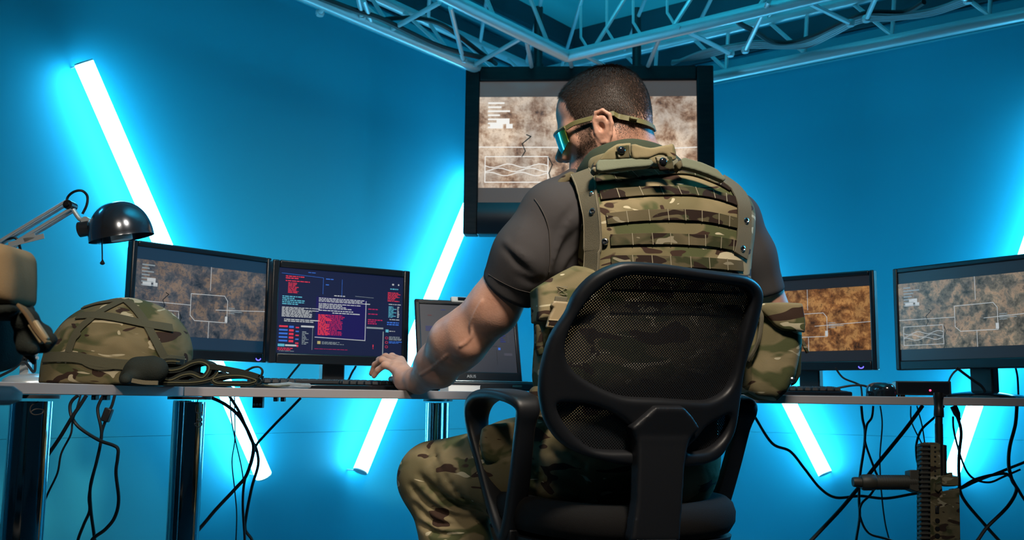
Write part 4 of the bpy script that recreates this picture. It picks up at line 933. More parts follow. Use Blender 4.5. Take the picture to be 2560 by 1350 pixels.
bd.chain([at(1024, 958, 2.49), at(1008, 955, 2.535), at(990, 950, 2.575), at(978, 948, 2.60)], [.015, .012, .0105, .008], .006)     # thumb
# right arm
eR = at(1948, 830, 2.36)
bd.chain([shR, at(1890, 690, 2.33), eR], [.052, .049, .043], .03); bd.chain([eR, at(1880, 905, 2.55), at(1830, 955, 2.66)], [.042, .038, .026], .02)
wR = at(1830, 957, 2.68); bd.chain([wR, at(1812, 958, 2.73)], [.024, .030], .02)
for i in range(4): bd.chain([at(1800+i*10, 958, 2.735), at(1794+i*10, 955, 2.775), at(1790+i*10, 966, 2.80)], [.010, .009, .007], .004)
bd.chain([at(1800, 966, 2.70), at(1782, 970, 2.75)], [.011, .008], .006)
# legs
hipL, knL, ankL = at(1480, 1150, 2.14), at(1088, 1192, 2.38), at(1165, 1400, 2.33)
bd.chain([hipL, knL], [.085, .060], .04); bd.chain([knL, Vector((ankL.x-.02, ankL.y, .12))], [.058, .040], .03)
hipR, knR = at(1660, 1170, 2.16), at(1640, 1130, 2.56)
bd.chain([hipR, knR], [.085, .060], .04); bd.chain([knR, Vector((knR.x, knR.y+.03, .12))], [.058, .040], .03)
M['scalp'] = mat('scalp_skin', (.15, .088, .064), .6, spec=.2); M['jaw'] = mat('shaved_jaw_skin', (.20, .115, .082), .55, spec=.3)
V, Fq = bd.mesh(.0026)
# finer look: skin everywhere on one continuous mesh
body = np_obj('body', V, Fq, ['skin', 'scalp', 'jaw'], PE, 0); BT = bvh(V, Fq)
M['nail'] = mat('fingernail', (.55, .34, .27), .3)
# ---- hair: a close cap plus many short strands in one mesh
rng = np.random.RandomState(11)
def hair_len(y, z, ax):
    # local head coordinates -> strand length in metres, 0 where skin shows
    front = min(.072, .058 + .5*max(0, z-.078) - .12*max(0, ax-.05))
    if y > front - .35*max(0, .050-z): return 0
    zl = -.02 if y > .020 else (.020 if y > -.024 else -.058)
    if z < zl + rng.uniform(-.008, .008): return 0
    return .0032+.0075*max(0, min(1, (z+.045)/.10))+.011*max(0, min(1, (z-.075)/.04))
def head_point(dv):
    o = HO+HR @ Vector((0, -.01, .035)); d = (HR @ Vector(dv)).normalized()
    h = BT.ray_cast(o, d); return h
vs, fs_ = [], []
def strands(n, fn, flow, width, bend, lift):
    c = 0
    while c < n:
        c += 1
        dv = rng.normal(size=3); dv /= np.linalg.norm(dv); h = head_point(dv)
        if h[0] is None: continue
        q = HR.transposed() @ (h[0]-HO)
        if abs(q.x) > .0775 and q.z < .04: continue
        ln = fn(q.y, q.z, abs(q.x))
        if ln <= 0: continue
        nl = h[1]; g = HR @ Vector(flow(q)); g = (g-nl*g.dot(nl)).normalized(); jit = Vector(rng.normal(size=3))*.16; g = (g+jit).normalized()
        w = nl.cross(g).normalized()*width; l = ln*rng.uniform(.7, 1.15)
        p0 = h[0]-nl*.0008; p1 = p0+(g*(1-lift)+nl*lift)*l*.5; p2 = p1+(g*(1-lift*bend)+nl*lift*.25)*l*.5
        k = len(vs); vs.extend([p0-w, p0+w, p1-w*.8, p1+w*.8, p2]); fs_.extend([(k, k+1, k+3, k+2), (k+2, k+3, k+4)])
WH = Vector((.0, -.060, .118))
def flow(q):
    d = (Vector(q)-WH); d.normalize(); return (d.x, d.y*.8, d.z-.25)
strands(95000, hair_len, flow, .00042, .6, .45)
mb = MB(); mb.add(vs, fs_); hair = obj('hair', mb, 'hair', PE, smooth=False); hair['label'] = 'short dark brown cropped hair, faded at the sides'
vs, fs_ = [], []
def beard_len(y, z, ax):
    if z > .016 or z < -.125: return 0
    if z > -.030: return .0045 if .026 < y < .056+rng.uniform(-.006, .006) else 0
    if y > .080 and z > -.052: return 0
    if y < .022-.45*max(0, -z-.05): return 0
    if y > .062+.5*max(0, -z-.035)+rng.uniform(-.006, .006): return 0
    return .0055
strands(110000, beard_len, lambda q: (0, .02, -.1), .00035, .5, .4)
mb = MB(); mb.add(vs, fs_); bo = obj('beard', mb, 'stubble', PE, smooth=False); bo['label'] = 'short dark beard'
FC = (V[Fq].mean(1)-A(HO))@HN; hm = np.zeros(len(Fq), np.int32)
for i in np.where(((FC**2).sum(1) < .17**2) & (np.abs(FC[:, 0]) < .083))[0]:
    x_, y_, z_ = FC[i]
    if abs(x_) > .0775 and z_ < .04: continue
    if hair_len(y_, z_+rng.uniform(-.004, .004), abs(x_)) > .0062: hm[i] = 1
    elif beard_len(y_, z_, abs(x_)) > 0: hm[i] = 2
body.data.polygons.foreach_set('material_index', hm)
# ---- protective glasses
gl = bpy.data.objects.new('glasses', None); COL.objects.link(gl); gl.parent = PE; gl['label'] = 'wraparound glasses with mirrored green lens and olive strap'
M['lens'] = mat('mirror_lens', (.02, .50, .34), .06, .85, coat=1.0); M['olive'] = mat('olive_plastic', (.15, .14, .055), .5)
N_, L_, b_ = nodes(M['lens']); noise_colour(M['lens'], [(.38, (.01, .24, .20)), (.5, (.02, .55, .40)), (.62, (.45, .50, .04))], 28, 1)
def lensp(a, z, o=0): R_ = .088+o+.012*(1-abs(math.cos(a))); return hd(.082*math.sin(a)*(R_/.088), .020+R_*math.cos(a)*.98-.10*max(0, -z)*.3, z)
mb = MB(); na, nz = 36, 10; vs, fs_ = [], []
for o in (0, .0022):
    for i in range(na):
        a = math.radians(-50+100*i/(na-1)); e = abs(a)/math.radians(50)
        zt_ = .018-.004*e; zb = -.034+.016*e*e + .018*math.exp(-(a/.12)**2)
        for j in range(nz): vs.append(lensp(a, zt_+(zb-zt_)*j/(nz-1), o))
for o in (0, 1):
    B_ = o*na*nz
    for i in range(na-1):
        for j in range(nz-1): q = (B_+i*nz+j, B_+(i+1)*nz+j, B_+(i+1)*nz+j+1, B_+i*nz+j+1); fs_.append(q if o else q[::-1])
ring = [i*nz for i in range(na)]+[(na-1)*nz+j for j in range(1, nz)]+[i*nz+nz-1 for i in range(na-2, -1, -1)]+[j for j in range(nz-2, 0, -1)]
for a, c in zip(ring, ring[1:]+ring[:1]): fs_.append((a, c, c+na*nz, a+na*nz))
mb.add(vs, fs_); obj('lens', mb, 'lens', gl)
mb = MB(); mb.tube([lensp(math.radians(-52+104*i/30), .0195-.004*abs(-52+104*i/30)/52, .001) for i in range(31)], .0035, 8); obj('brow_bar', mb, 'olive', gl)
for s in (-1, 1):
    mb = MB(); P = [hd(.066*s, .076, .013), hd(.076*s, .055, .015), hd(.081*s, .030, .013), hd(.0835*s, .005, .010), hd(.084*s, -.010, .009), hd(.079*s, -.034, .007)]
    mb.ribbon(spline(P, 6), .0105, hu, .0035); obj('temple_arm', mb, 'olive', gl, bevel=.001)
P = []
for i in range(25):
    a = math.radians(108+144*i/24); d = Vector((math.sin(a), math.cos(a), 0)); z = .007-.042*math.sin(PI*i/24)
    o = HO+HR @ Vector((0, -.01, z)); dw = HR @ d; h = BT.ray_cast(o, dw); q = h[0]+h[1]*.0045
    P.append(q)
P = [hd(.079, -.032, .007)]+P[1:-1]+[hd(-.079, -.032, .007)]
mb = MB(); mb.ribbon(spline(P, 3), .011, hu, .0022); o = obj('head_strap', mb, 'olive', gl); 
i0 = P[-5]; mb = MB(); mb.box(i0+(i0-HO).normalized()*.002, (.017, .006, .015), frame3((P[-4]-P[-6]), hu)); obj('strap_slider', mb, 'olive', gl, bevel=.0015)
# ---- t-shirt
ts = SDF()
ts.cap(at(1480, 480, 2.21), at(1392, 540, 2.12), .070, .072, .05); ts.chain([at(1392, 545, 2.115), at(1320, 640, 2.11), at(1262, 742, 2.145)], [.074, .070, .064], .04)
ts.cap(at(1432, 600, 2.175), at(1432, 760, 2.175), .070, .065, .05); ts.ell(at(1640, 640, 2.25), (.148, .105, .205), None, .05); ts.ell(at(1620, 880, 2.18), (.152, .112, .18), None, .06)
ts.cap(at(1720, 500, 2.27), at(1828, 552, 2.30), .072, .062, .05); ts.chain([at(1828, 552, 2.30), at(1868, 640, 2.315), at(1913, 765, 2.338)], [.064, .061, .056], .03)
def sleeve_cut(a, b, n_end): ts.p.append(('h', A(n_end[0]), A(n_end[1]), None, 0, .003, 'i'))
cL = at(1272, 724, 2.150); axL = (at(1232, 772, 2.16)-at(1320, 640, 2.10)).normalized()
cR = at(1900, 738, 2.335); axR = (at(1905, 790, 2.345)-at(1868, 640, 2.315)).normalized()
class Tee(SDF):
    def ev(s, P, prims=None):
        d = SDF.ev(s, P, prims)
        for c, ax in ((cL, axL), (cR, axR)):
            q = (P-A(c))@A(ax); near = ((P-A(c))**2).sum(1) < .16**2
            h = np.clip(.5-.5*(d-q)/.010, 0, 1); d = np.where(near, d*(1-h)+q*h+.010*h*(1-h), d)
        return d
tee = Tee(); tee.p = ts.p
def folds(P):
    d = .0016*vnoise(P, 38, 3); acc = np.zeros(len(P)); acn = np.zeros(len(P))
    # long creases running from the arm pit towards the shoulder, a deep one across the sleeve
    for (a, b, r, dep) in FOLD:
        ab = b-a; h = np.clip(((P-a)@ab)/(ab@ab), 0, 1); q = ((P-a)-h[:, None]*ab); d = np.where(np.abs(d) < 1, d, d); acc = np.maximum(acc, abs(dep)*np.exp(-((q**2).sum(1))/(r*r))) if dep > 0 else acc; acn = np.maximum(acn, abs(dep)*np.exp(-((q**2).sum(1))/(r*r))) if dep < 0 else acn
    return d+acc-acn
FOLD = []
def fold(L, r, dep):
    L = [(q.x, q.y) for q in spline([(x, y, 0) for x, y in L], 3)]; Q = [A(surf_at(tee, *c)[0]) for c in L]; n = len(Q)-1
    for k in range(n): FOLD.append((Q[k], Q[k+1], r, dep*math.sin(PI*(k+.5)/n)**.6))
fold([(1256, 616), (1278, 640), (1305, 668), (1335, 692)], .007, .006); fold([(1262, 604), (1290, 628), (1320, 650)], .010, -.006)
fold([(1372, 690), (1384, 620), (1402, 560), (1440, 510)], .008, .006); fold([(1380, 712), (1396, 650), (1420, 605), (1452, 570)], .009, .006); fold([(1386, 660), (1398, 600), (1424, 550)], .009, -.005)
fold([(1398, 690), (1416, 650), (1448, 612)], .008, -.004); fold([(1366, 720), (1374, 660), (1377, 600), (1372, 560)], .007, .005); fold([(1300, 690), (1330, 705), (1356, 700)], .010, .005); fold([(1310, 560), (1290, 600), (1270, 640)], .012, -.003)
V, Fq = tee.mesh(.0040, folds); o = np_obj('t_shirt', V, Fq, 'tee', PE, 3); o['label'] = 'dark grey brown short-sleeved t-shirt'; TT = bvh(V, Fq)
def stitch_line(L, tree, r, m, nm, par, lift=.001):
    mb = MB(); mb.tube(spline([cast(tree, x, y, lift)[0] for x, y in L], 5), r, 5); return obj(nm, mb, m, par)
M['tee_seam'] = mat('tee_seam', (.045, .038, .034), .9)
stitch_line([(1337, 498), (1352, 520), (1364, 545), (1372, 575), (1374, 600), (1375, 640), (1372, 680)], TT, .0018, 'tee_seam', 'shoulder_seam', o)
stitch_line([(1222, 686), (1250, 703), (1290, 722), (1325, 731)], TT, .0008, 'tee_seam', 'sleeve_hem', o)
# ---- trousers
tr_ = SDF()
tr_.chain([at(1490, 1140, 2.14), at(1300, 1170, 2.25), knL], [.118, .100, .082], .05); tr_.chain([knL+Vector((0, 0, -.01)), at(1140, 1330, 2.35), Vector((ankL.x, ankL.y, .10))], [.080, .078, .060], .03)
tr_.chain([at(1650, 1165, 2.13), at(1650, 1150, 2.35), knR], [.115, .095, .080], .05); tr_.chain([knR, Vector((knR.x, knR.y+.03, .10))], [.078, .060], .03)
tr_.ell(at(1560, 1120, 2.13), (.185, .145, .115), None, .06)
tr_.ell(at(1250, 1120, 2.20), (.045, .02, .045), None, .02)
def tfold(P):
    k = at(1088, 1192, 2.38); d = .0025*vnoise(P, 30, 8)
    def crease(L, r, dep, Y):
        o = np.zeros(len(P)); L = [(q.x, q.y) for q in spline([(x, y, 0) for x, y in L], 3)]; n = len(L)-1
        Q = [A(at(x, y, Y0)) for (x, y), Y0 in zip(L, np.linspace(Y[0], Y[1], n+1))]
        for m in range(n):
            ab = Q[m+1]-Q[m]; h = np.clip(((P-Q[m])@ab)/(ab@ab), 0, 1); q = (P-Q[m])-h[:, None]*ab; q[:, 1] *= .25
            o = np.maximum(o, dep*math.sin(PI*(m+.5)/n)**.5*np.exp(-(q**2).sum(1)/(r*r)))
        return o
    near = (P[:, 0] < .15)
    e = np.zeros(len(P))
    for L, r, dep, Y in CRS: e = e + crease(L, r*.85, dep*1.7, Y)
    return d + np.where(near, e, 0)
CRS = [([(1068, 1130), (1090, 1170), (1100, 1215)], .010, .008, (2.33, 2.30)), ([(1084, 1128), (1120, 1190), (1160, 1240), (1200, 1268)], .010, .009, (2.31, 2.25)), ([(1050, 1190), (1090, 1230), (1140, 1265), (1200, 1285)], .011, .010, (2.30, 2.25)),
  ([(1030, 1215), (1070, 1260), (1130, 1292), (1200, 1300)], .010, .010, (2.31, 2.27)), ([(1040, 1262), (1080, 1300), (1130, 1312), (1180, 1310)], .009, .009, (2.31, 2.27)), ([(1050, 1310), (1090, 1330), (1140, 1338)], .008, .009, (2.31, 2.27)), ([(1046, 1290), (1080, 1318), (1120, 1326)], .006, -.006, (2.31, 2.27)),
  ([(1290, 1100), (1330, 1150), (1370, 1205), (1420, 1238)], .012, .011, (2.12, 2.02)), ([(1300, 1160), (1340, 1205), (1385, 1235)], .010, .008, (2.12, 2.05)), ([(1318, 1120), (1345, 1165), (1390, 1215)], .008, -.007, (2.10, 2.03)), ([(1380, 1130), (1430, 1175), (1480, 1215)], .010, .007, (2.03, 2.0)), ([(1400, 1110), (1460, 1160), (1530, 1200)], .008, .006, (2.02, 2.0))]
V, Fq = tr_.mesh(.0050, tfold); o = np_obj('trousers', V, Fq, 'camo_trousers', PE, 1); o['label'] = 'camouflage combat trousers'; TRT = bvh(V, Fq)
pk, _, _ = pillow('thigh_pocket', [(1206, 1072), (1255, 1058), (1296, 1062), (1300, 1130), (1268, 1158), (1232, 1158), (1206, 1140)], 2.165, 'camo_trousers', o, .016, .012, rnd=3, yaw=.3)
for s, a in ((-1, ankL), (1, Vector((knR.x, knR.y+.03, 0)))):
    b = SDF(); fx = Vector((a.x, a.y, 0)); b.chain([fx+Vector((0, -.02, .05)), fx+Vector((-.02, .19, .038))], [.050, .040], .02); b.chain([fx+Vector((0, 0, .05)), fx+Vector((0, 0, .17))], [.052, .052], .02)
    b.p.append(('h', A((0, 0, .001)), A((0, 0, -1)), None, 0, .004, 'i')); V, Fq = b.mesh(.006, lo=fx+Vector((-.12, -.12, -.01)), hi=fx+Vector((.12, .28, .25))); np_obj('boot', V, Fq, 'camo_web', PE, 1)
# ---- armour vest: closed loft of level sections whose edges follow the silhouette
VY = 2.125
ROWS = [(414, 1500, 1690, 414, .030), (424, 1458, 1735, 420, .042), (434, 1434, 1778, 432, .052), (456, 1434, 1818, 460, .060), (484, 1442, 1850, 490, .066), (530, 1453, 1868, 530, .070), (580, 1458, 1870, 582, .073), (640, 1460, 1860, 641, .076), (700, 1460, 1855, 700, .082), (800, 1452, 1858, 800, .092), (890, 1440, 1862, 890, .098), (950, 1438, 1864, 950, .098), (985, 1450, 1850, 985, .085)]
NS = 72; ty = math.radians(23); tB = Vector((math.sin(ty), -math.cos(ty), 0)); tR = Vector((math.cos(ty), math.sin(ty), 0))
SEC = []
for y0, x0, x1, y1, dep in ROWS:
    m_ = at((x0+x1)/2, (y0+y1)/2, VY); 
    hwid = (x1-x0)/2/F*VY/math.cos(ty)*.985
    l_, r_ = at(x0, y0, VY-hwid*math.sin(ty)), at(x1, y1, VY+hwid*math.sin(ty)); l_ = l_; c = (l_+r_)/2; a_ = (r_-l_)/2
    if y0 < 520: c = c + Vector((0, .030*(520-y0)/100, 0))
    SEC.append((c, a_, dep))
def vest_pt(i, t):
    i0 = max(0, min(len(SEC)-2, int(i))); f = i-i0
    def g(k):
        c, a_, d = SEC[k]; x, y = superell(t, 1, 1, 3.4); return c+a_*x+tB*(-y*d)
    p0, p1, p2, p3 = g(max(i0-1, 0)), g(i0), g(i0+1), g(min(i0+2, len(SEC)-1))
    return .5*((2*p1)+(p2-p0)*f+(2*p0-5*p1+4*p2-p3)*f*f+(-p0+3*p1-3*p2+p3)*f**3)
mb = MB(); nv = 60; 
mb.grid(lambda u, v: vest_pt(v*(len(SEC)-1), u*2*PI), NS, nv, wrap=True)
vv = np.array(mb.v); mb.f += [tuple(i*nv for i in range(NS)), tuple(i*nv+nv-1 for i in range(NS))]; mb.m += [0, 0]
ctr = vv.mean(0); dn = vv-ctr; dn[:, 2] *= .2; dn /= np.linalg.norm(dn, axis=1)[:, None]; vv = vv+dn*(.0022*vnoise(vv, 45, 5)+.0014*vnoise(vv, 110, 6))[:, None]
mb.v = [tuple(x) for x in vv]
vest = obj('armour_vest', mb, 'camo', PE, sub=1); vest['label'] = 'camouflage body armour vest with rows of webbing'
VT = BVHTree.FromPolygons([Vector(x) for x in mb.v], [f for f in mb.f if len(f) == 4])
def cast_ribbon(L, w, th, m, nm, par, tree=VT, lift=.003, n=5, wd=None, mi=None, sag=None, bev=.0006, up=False):
    P, W_ = [], []; LL = []
    for (a, b) in zip(L[:-1], L[1:]):
        for k in range(n): LL.append((a[0]+(b[0]-a[0])*k/n, a[1]+(b[1]-a[1])*k/n))
    LL.append(L[-1]); NN = []
    for (x, y) in LL: p, q = cast(tree, x, y, lift); P.append(p); NN.append(q)
    for i in range(len(P)):
        t = (P[min(i+1, len(P)-1)]-P[max(i-1, 0)]).normalized(); W_.append(NN[i].cross(t))
    mb = MB(); mb.ribbon(P, w, W_, th); return obj(nm, mb, m, par, bevel=bev, seg=1), P, NN
def smooth_px(L, n=4): return [(q.x, q.y) for q in spline([(x, y, 0) for x, y in L], n)]
STR = [[(1489, 449), (1545, 446), (1600, 437), (1660, 432), (1700, 430), (1740, 436), (1790, 455), (1826, 474)],
       [(1500, 490), (1560, 484), (1615, 480), (1675, 479), (1733, 481), (1790, 490), (1846, 507)],
       [(1517, 548), (1585, 541), (1654, 538), (1705, 538), (1752, 541), (1800, 549), (1848, 560)],
       [(1526, 601), (1600, 598), (1674, 598), (1725, 600), (1772, 603), (1815, 610), (1851, 618)],
       [(1528, 654), (1600, 653), (1674, 655), (1740, 657), (1800, 661), (1855, 666)],
       [(1528, 710), (1674, 712), (1760, 714), (1855, 720)], [(1526, 768), (1674, 770), (1760, 772), (1852, 778)]]
CUT = [[1540, 1588, 1640, 1690, 1735, 1775, 1805], [1545, 1600, 1652, 1700, 1742, 1785, 1815], [1570, 1622, 1668, 1710, 1752, 1795, 1826], [1580, 1628, 1674, 1720, 1760, 1800, 1832], [1582, 1632, 1680, 1730, 1775, 1815], [1590, 1680, 1770], [1590, 1680, 1770]]
for L, C in zip(STR, CUT):
    o, P, NN = cast_ribbon(smooth_px(L), .0235, .0030, 'camo_web', 'webbing_row', vest, lift=.0035, n=2)
    xs = [proj(p)[0] for p in P]; mb = MB()
    for c in C:
        i = min(range(1, len(P)-1), key=lambda i: abs(xs[i]-c)); p = P[i]+NN[i]*.0012; t = (P[i+1]-P[i-1]).normalized(); w = NN[i].cross(t).normalized()
        mb.box(p, (.0018, .0245, .0018), frame3(t, w))
    st = obj('stitching', mb, 'stitch', o, smooth=False); st['kind'] = 'stuff'
# felt side bands with metal eyelets
o, P, NN = cast_ribbon(smooth_px([(1452, 434), (1464, 458), (1474, 500), (1482, 545), (1484, 600), (1482, 660), (1478, 720)]), .044, .004, 'felt', 'side_band', vest, lift=.004, n=2)
for k in (-1, 1):
    mb = MB(); Q = [p+NN[i].cross((P[min(i+1, len(P)-1)]-P[max(i-1, 0)]).normalized())*.0195*k+NN[i]*.0022 for i, p in enumerate(P)]; mb.tube(Q, .0009, 5); obj('edge_stitch', mb, 'stitch', o)
o2, _, _ = cast_ribbon(smooth_px([(1800, 446), (1838, 474), (1856, 510), (1858, 550), (1856, 600), (1848, 640)]), .040, .004, 'felt', 'side_band', vest, lift=.004, n=2)
def eyelet(px, py, tree, par, r=.0075):
    p, n = cast(tree, px, py, .006); Rz = n.to_track_quat('Z', 'Y').to_matrix()
    mb = MB(); mb.lathe([(r*.45, 0), (r*.45, .002), (r*.6, .0032), (r*.85, .0026), (r, .0005), (r, -.002)], M4(Rz, p), 20, close=False); e = obj('eyelet', mb, 'steel', par)
    mb = MB(); mb.lathe([(0, .0005), (r*.5, .0005)], M4(Rz, p), 16, close=False); obj('eyelet_hole', mb, 'cable', par)
for x, y in ((1485, 530), (1513, 605)): eyelet(x, y, VT, o)
for x, y in ((1860, 553), (1851, 622)): eyelet(x, y, VT, o2)
eyelet(1450, 429, VT, o, .005); eyelet(1484, 681, VT, o, .005)
# collar ring round the neck
def strip_loft(rows, m, nm, par, th=.012, sub=1):
    # rows: list of (bottom point, top point); closed thick band
    mb = MB(); n = len(rows); vs = []
    for i in range(n):
        b, t = rows[i]; bp, tp = rows[max(i-1, 0)], rows[min(i+1, n-1)]; tg = (Vector(tp[0])-Vector(bp[0])).normalized(); up = (t-b).normalized(); nn = tg.cross(up).normalized()
        for k, o in ((0, -.5), (.5, -.62), (1, -.4), (1.06, 0), (1, .4), (.5, .62), (0, .5)): vs.append(b.lerp(t, k)+nn*th*o)
    m_ = 7; fs_ = [(i*m_+j, i*m_+(j+1) % m_, (i+1)*m_+(j+1) % m_, (i+1)*m_+j) for i in range(n-1) for j in range(m_)]+[tuple(range(m_)), tuple((n-1)*m_+j for j in range(m_))[::-1]]
    mb.add(vs, fs_); return obj(nm, mb, m, par, sub=sub, angle=80)
CB = [(1446, 462, 2.22), (1442, 448, 2.16), (1451, 438, 2.115), (1480, 430, 2.075), (1525, 425, 2.05), (1575, 424, 2.045), (1630, 424, 2.065), (1680, 425, 2.10), (1715, 430, 2.16), (1725, 440, 2.25)]
CT = [(1455, 446, 2.23), (1457, 424, 2.16), (1464, 400, 2.115), (1480, 378, 2.08), (1520, 360, 2.06), (1572, 349, 2.055), (1625, 356, 2.07), (1665, 372, 2.10), (1690, 395, 2.15), (1700, 415, 2.24)]
cb = [Vector(q) for q in spline([at(*q) for q in CB], 3)]; ct = [Vector(q) for q in spline([at(*q) for q in CT], 3)]
col_ = strip_loft(list(zip(cb, ct)), 'collar_in', 'collar', vest, .016); col_['label'] = 'raised dark green padded collar'
cv = strip_loft([(b+(b-t).normalized()*.0+Vector((0, -.012, 0)), b.lerp(t, .62)+Vector((0, -.012, 0))) for b, t in list(zip(cb, ct))[8:25]], 'camo', 'collar_cover', vest, .008)
def slab(nm, L, Y, m, par, t=.005, yaw=ty*.6, tilt=0., bulge=0., rad=.004, rnd=0, h=.0022, disp=None):
    return pillow(nm, L, Y, m, par, t, rad, bulge, yaw, tilt, h, rnd, 1, disp)[0]
wav = lambda P: .0012*vnoise(P, 90, 4)
slab('collar_flap', [(1497, 402), (1505, 388), (1520, 374), (1543, 360), (1577, 357), (1580, 398), (1530, 402)], 2.025, 'camo', vest, .004, disp=wav)
slab('snap_strap', [(1540, 366), (1574, 362), (1576, 396), (1545, 398)], 2.016, 'camo_web', vest, .003, disp=wav)
slab('drag_handle', [(1578, 362), (1600, 366), (1625, 372), (1650, 368), (1672, 364), (1682, 363), (1690, 398), (1672, 402), (1664, 388), (1645, 386), (1622, 396), (1600, 397), (1580, 396)], 2.020, 'camo', vest, .006, rnd=2, disp=lambda P: .003*vnoise(P, 60, 2))
slab('snap_tab', [(1637, 392), (1679, 391), (1686, 424), (1649, 428)], 2.008, 'camo_web', vest, .004, rad=.003)
slab('shoulder_pad_flap', [(1496, 402), (1560, 399), (1624, 399), (1632, 411), (1622, 418), (1560, 424), (1500, 432), (1490, 428), (1489, 412)], 2.005, 'pad', vest, .008, tilt=-.25, rad=.003, disp=lambda P: .0018*vnoise(P, 70, 9))
slab('pad_binding', [(1482, 408), (1497, 402), (1500, 431), (1486, 437), (1478, 428)], 2.000, 'camo_web', vest, .010, tilt=-.25, rad=.003)
slab('shoulder_pad_flap', [(1697, 402), (1709, 396), (1750, 408), (1790, 427), (1812, 450), (1806, 456), (1770, 440), (1735, 428), (1702, 420)], 2.075, 'pad', vest, .008, tilt=-.25, rad=.003, disp=lambda P: .0018*vnoise(P, 70, 12))
slab('pad_binding', [(1684, 414), (1699, 402), (1704, 420), (1694, 430)], 2.06, 'camo_web', vest, .012, tilt=-.3, rad=.005)
def snap(px, py, Y):
    p = at(px, py, Y); mb = MB(); mb.lathe([(.0085, 0), (.0085, .002), (.007, .0045), (.004, .0058), (.0005, .0062)], M4(Matrix.Rotation(ty*.6, 3, 'Z') @ Matrix.Rotation(PI/2, 3, 'X'), p), 20); obj('snap_button', mb, 'black_gloss', vest)
snap(1553, 376, 2.0115); snap(1657, 404, 2.0035)
# front strap over the left shoulder
slab('shoulder_strap', [(1384, 468), (1400, 445), (1424, 430), (1440, 440), (1446, 470), (1436, 462), (1420, 455), (1400, 470)], 2.085, 'camo_web', vest, .012, rad=.006, rnd=2)
# ---- pouches
pl = lambda P: .0025*vnoise(P, 40, 21)
pb, _, _ = pillow('left_pouch', [(1338, 735), (1400, 700), (1470, 690), (1500, 720), (1500, 880), (1470, 960), (1420, 1010), (1345, 1015), (1338, 940), (1342, 860)], 2.06, 'camo', PE, .040, .022, .012, yaw=.25, disp=pl); pb['label'] = 'camouflage pouch with tan buckle on the left hip'
pillow('flap', [(1333, 722), (1370, 700), (1400, 684), (1425, 671), (1450, 673), (1500, 688), (1520, 740), (1500, 790), (1420, 806), (1336, 806)], 2.035, 'camo', pb, .040, .014, yaw=.25, tilt=-.08, disp=pl)
pillow('webbing_loop', [(1338, 812), (1346, 810), (1356, 840), (1358, 885), (1345, 892), (1338, 870)], 2.0, 'camo_web', pb, .012, .005, yaw=.2)
pillow('side_strap', [(1326, 975), (1345, 965), (1352, 1000), (1372, 1012), (1372, 1052), (1340, 1045), (1322, 1010)], 2.03, 'camo_web', pb, .02, .01, yaw=.2, rnd=2)
pillow('bottom_strap', [(1318, 1008), (1342, 995), (1352, 1030), (1325, 1035)], 2.02, 'collar_in', pb, .014, .008, yaw=.2, rnd=2)
pillow('sewn_patch', [(1389, 715), (1421, 715), (1421, 738), (1390, 738)], 1.9905, 'camo_web', pb, .003, .002, yaw=.25, tilt=-.08, h=.0015)
mb = MB()
for a, b in (((1391, 717), (1419, 736)), ((1391, 736), (1419, 717)), ((1391, 717), (1419, 717)), ((1391, 736), (1419, 736))): mb.tube([at(*a, 1.985), at(*b, 1.985)], .0006, 5)
obj('cross_stitching', mb, 'stitch', pb)['kind'] = 'stuff'
pillow('buckle_strap', [(1388, 740), (1420, 742), (1416, 760), (1384, 758)], 1.984, 'felt', pb, .003, .002, yaw=.25, h=.0015)
bk_, _, _ = pillow('buckle', [(1382, 752), (1418, 755), (1422, 764), (1415, 768), (1416, 778), (1421, 784), (1412, 798), (1405, 824), (1364, 819), (1372, 790), (1378, 780), (1382, 770), (1376, 764)], 1.978, 'tan', pb, .007, .0035, yaw=.25, h=.0016); bk_['label'] = 'tan plastic side-release buckle'
pillow('buckle_slot', [(1374, 800), (1404, 804), (1400, 818), (1370, 814)], 1.9700, 'camo_web', bk_, .002, .001, yaw=.25, h=.0014)
pillow('buckle_bar', [(1372, 797), (1407, 800), (1406, 805), (1371, 802)], 1.9690, 'tan', bk_, .002, .001, yaw=.25, h=.0012)
pr, _, _ = pillow('right_pouch', [(1862, 800), (1900, 768), (1960, 764), (1998, 785), (2000, 860), (1985, 940), (1965, 980), (1938, 1004), (1890, 1002), (1855, 985), (1848, 940), (1854, 860)], 2.16, 'camo', PE, .050, .022, .012, yaw=-.15, disp=pl); pr['label'] = 'camouflage pouch with open flap on the right hip'
pillow('flap', [(1888, 778), (1896, 764), (1908, 757), (1960, 755), (2006, 757), (2013, 800), (2012, 832), (1990, 829), (1957, 827), (1936, 815), (1916, 792), (1903, 781)], 2.095, 'camo', pr, .011, .006, .004, yaw=-.15, tilt=.02, disp=lambda P: .002*vnoise(P, 50, 5))
cord = [at(1896, 772, 2.09), at(1904, 790, 2.085), (at(1902, 820, 2.085)), at(1896, 850, 2.085), at(1886, 875, 2.09), at(1868, 905, 2.09)]
mb = MB(); mb.ribbon(spline(cord, 5), .009, CR, .006); obj('binding', mb, 'felt', pr, bevel=.002)
pillow('side_strap', [(1996, 850), (2004, 850), (2002, 935), (1990, 958), (1975, 968), (1992, 920)], 2.17, 'collar_in', pr, .012, .006, yaw=-.15)
mb = MB(); mb.ribbon([at(2003, 848, 2.15), at(2019, 882, 2.15)], .008, CR, .004); obj('pull_tab', mb, 'camo_web', pr, bevel=.001)
mb = MB(); p = at(1981, 950, 2.10); mb.lathe([(.006, 0), (.006, .002), (.003, .004)], M4(Matrix.Rotation(PI/2, 3, 'X'), p), 14); obj('metal_ring', mb, 'steel', pr)
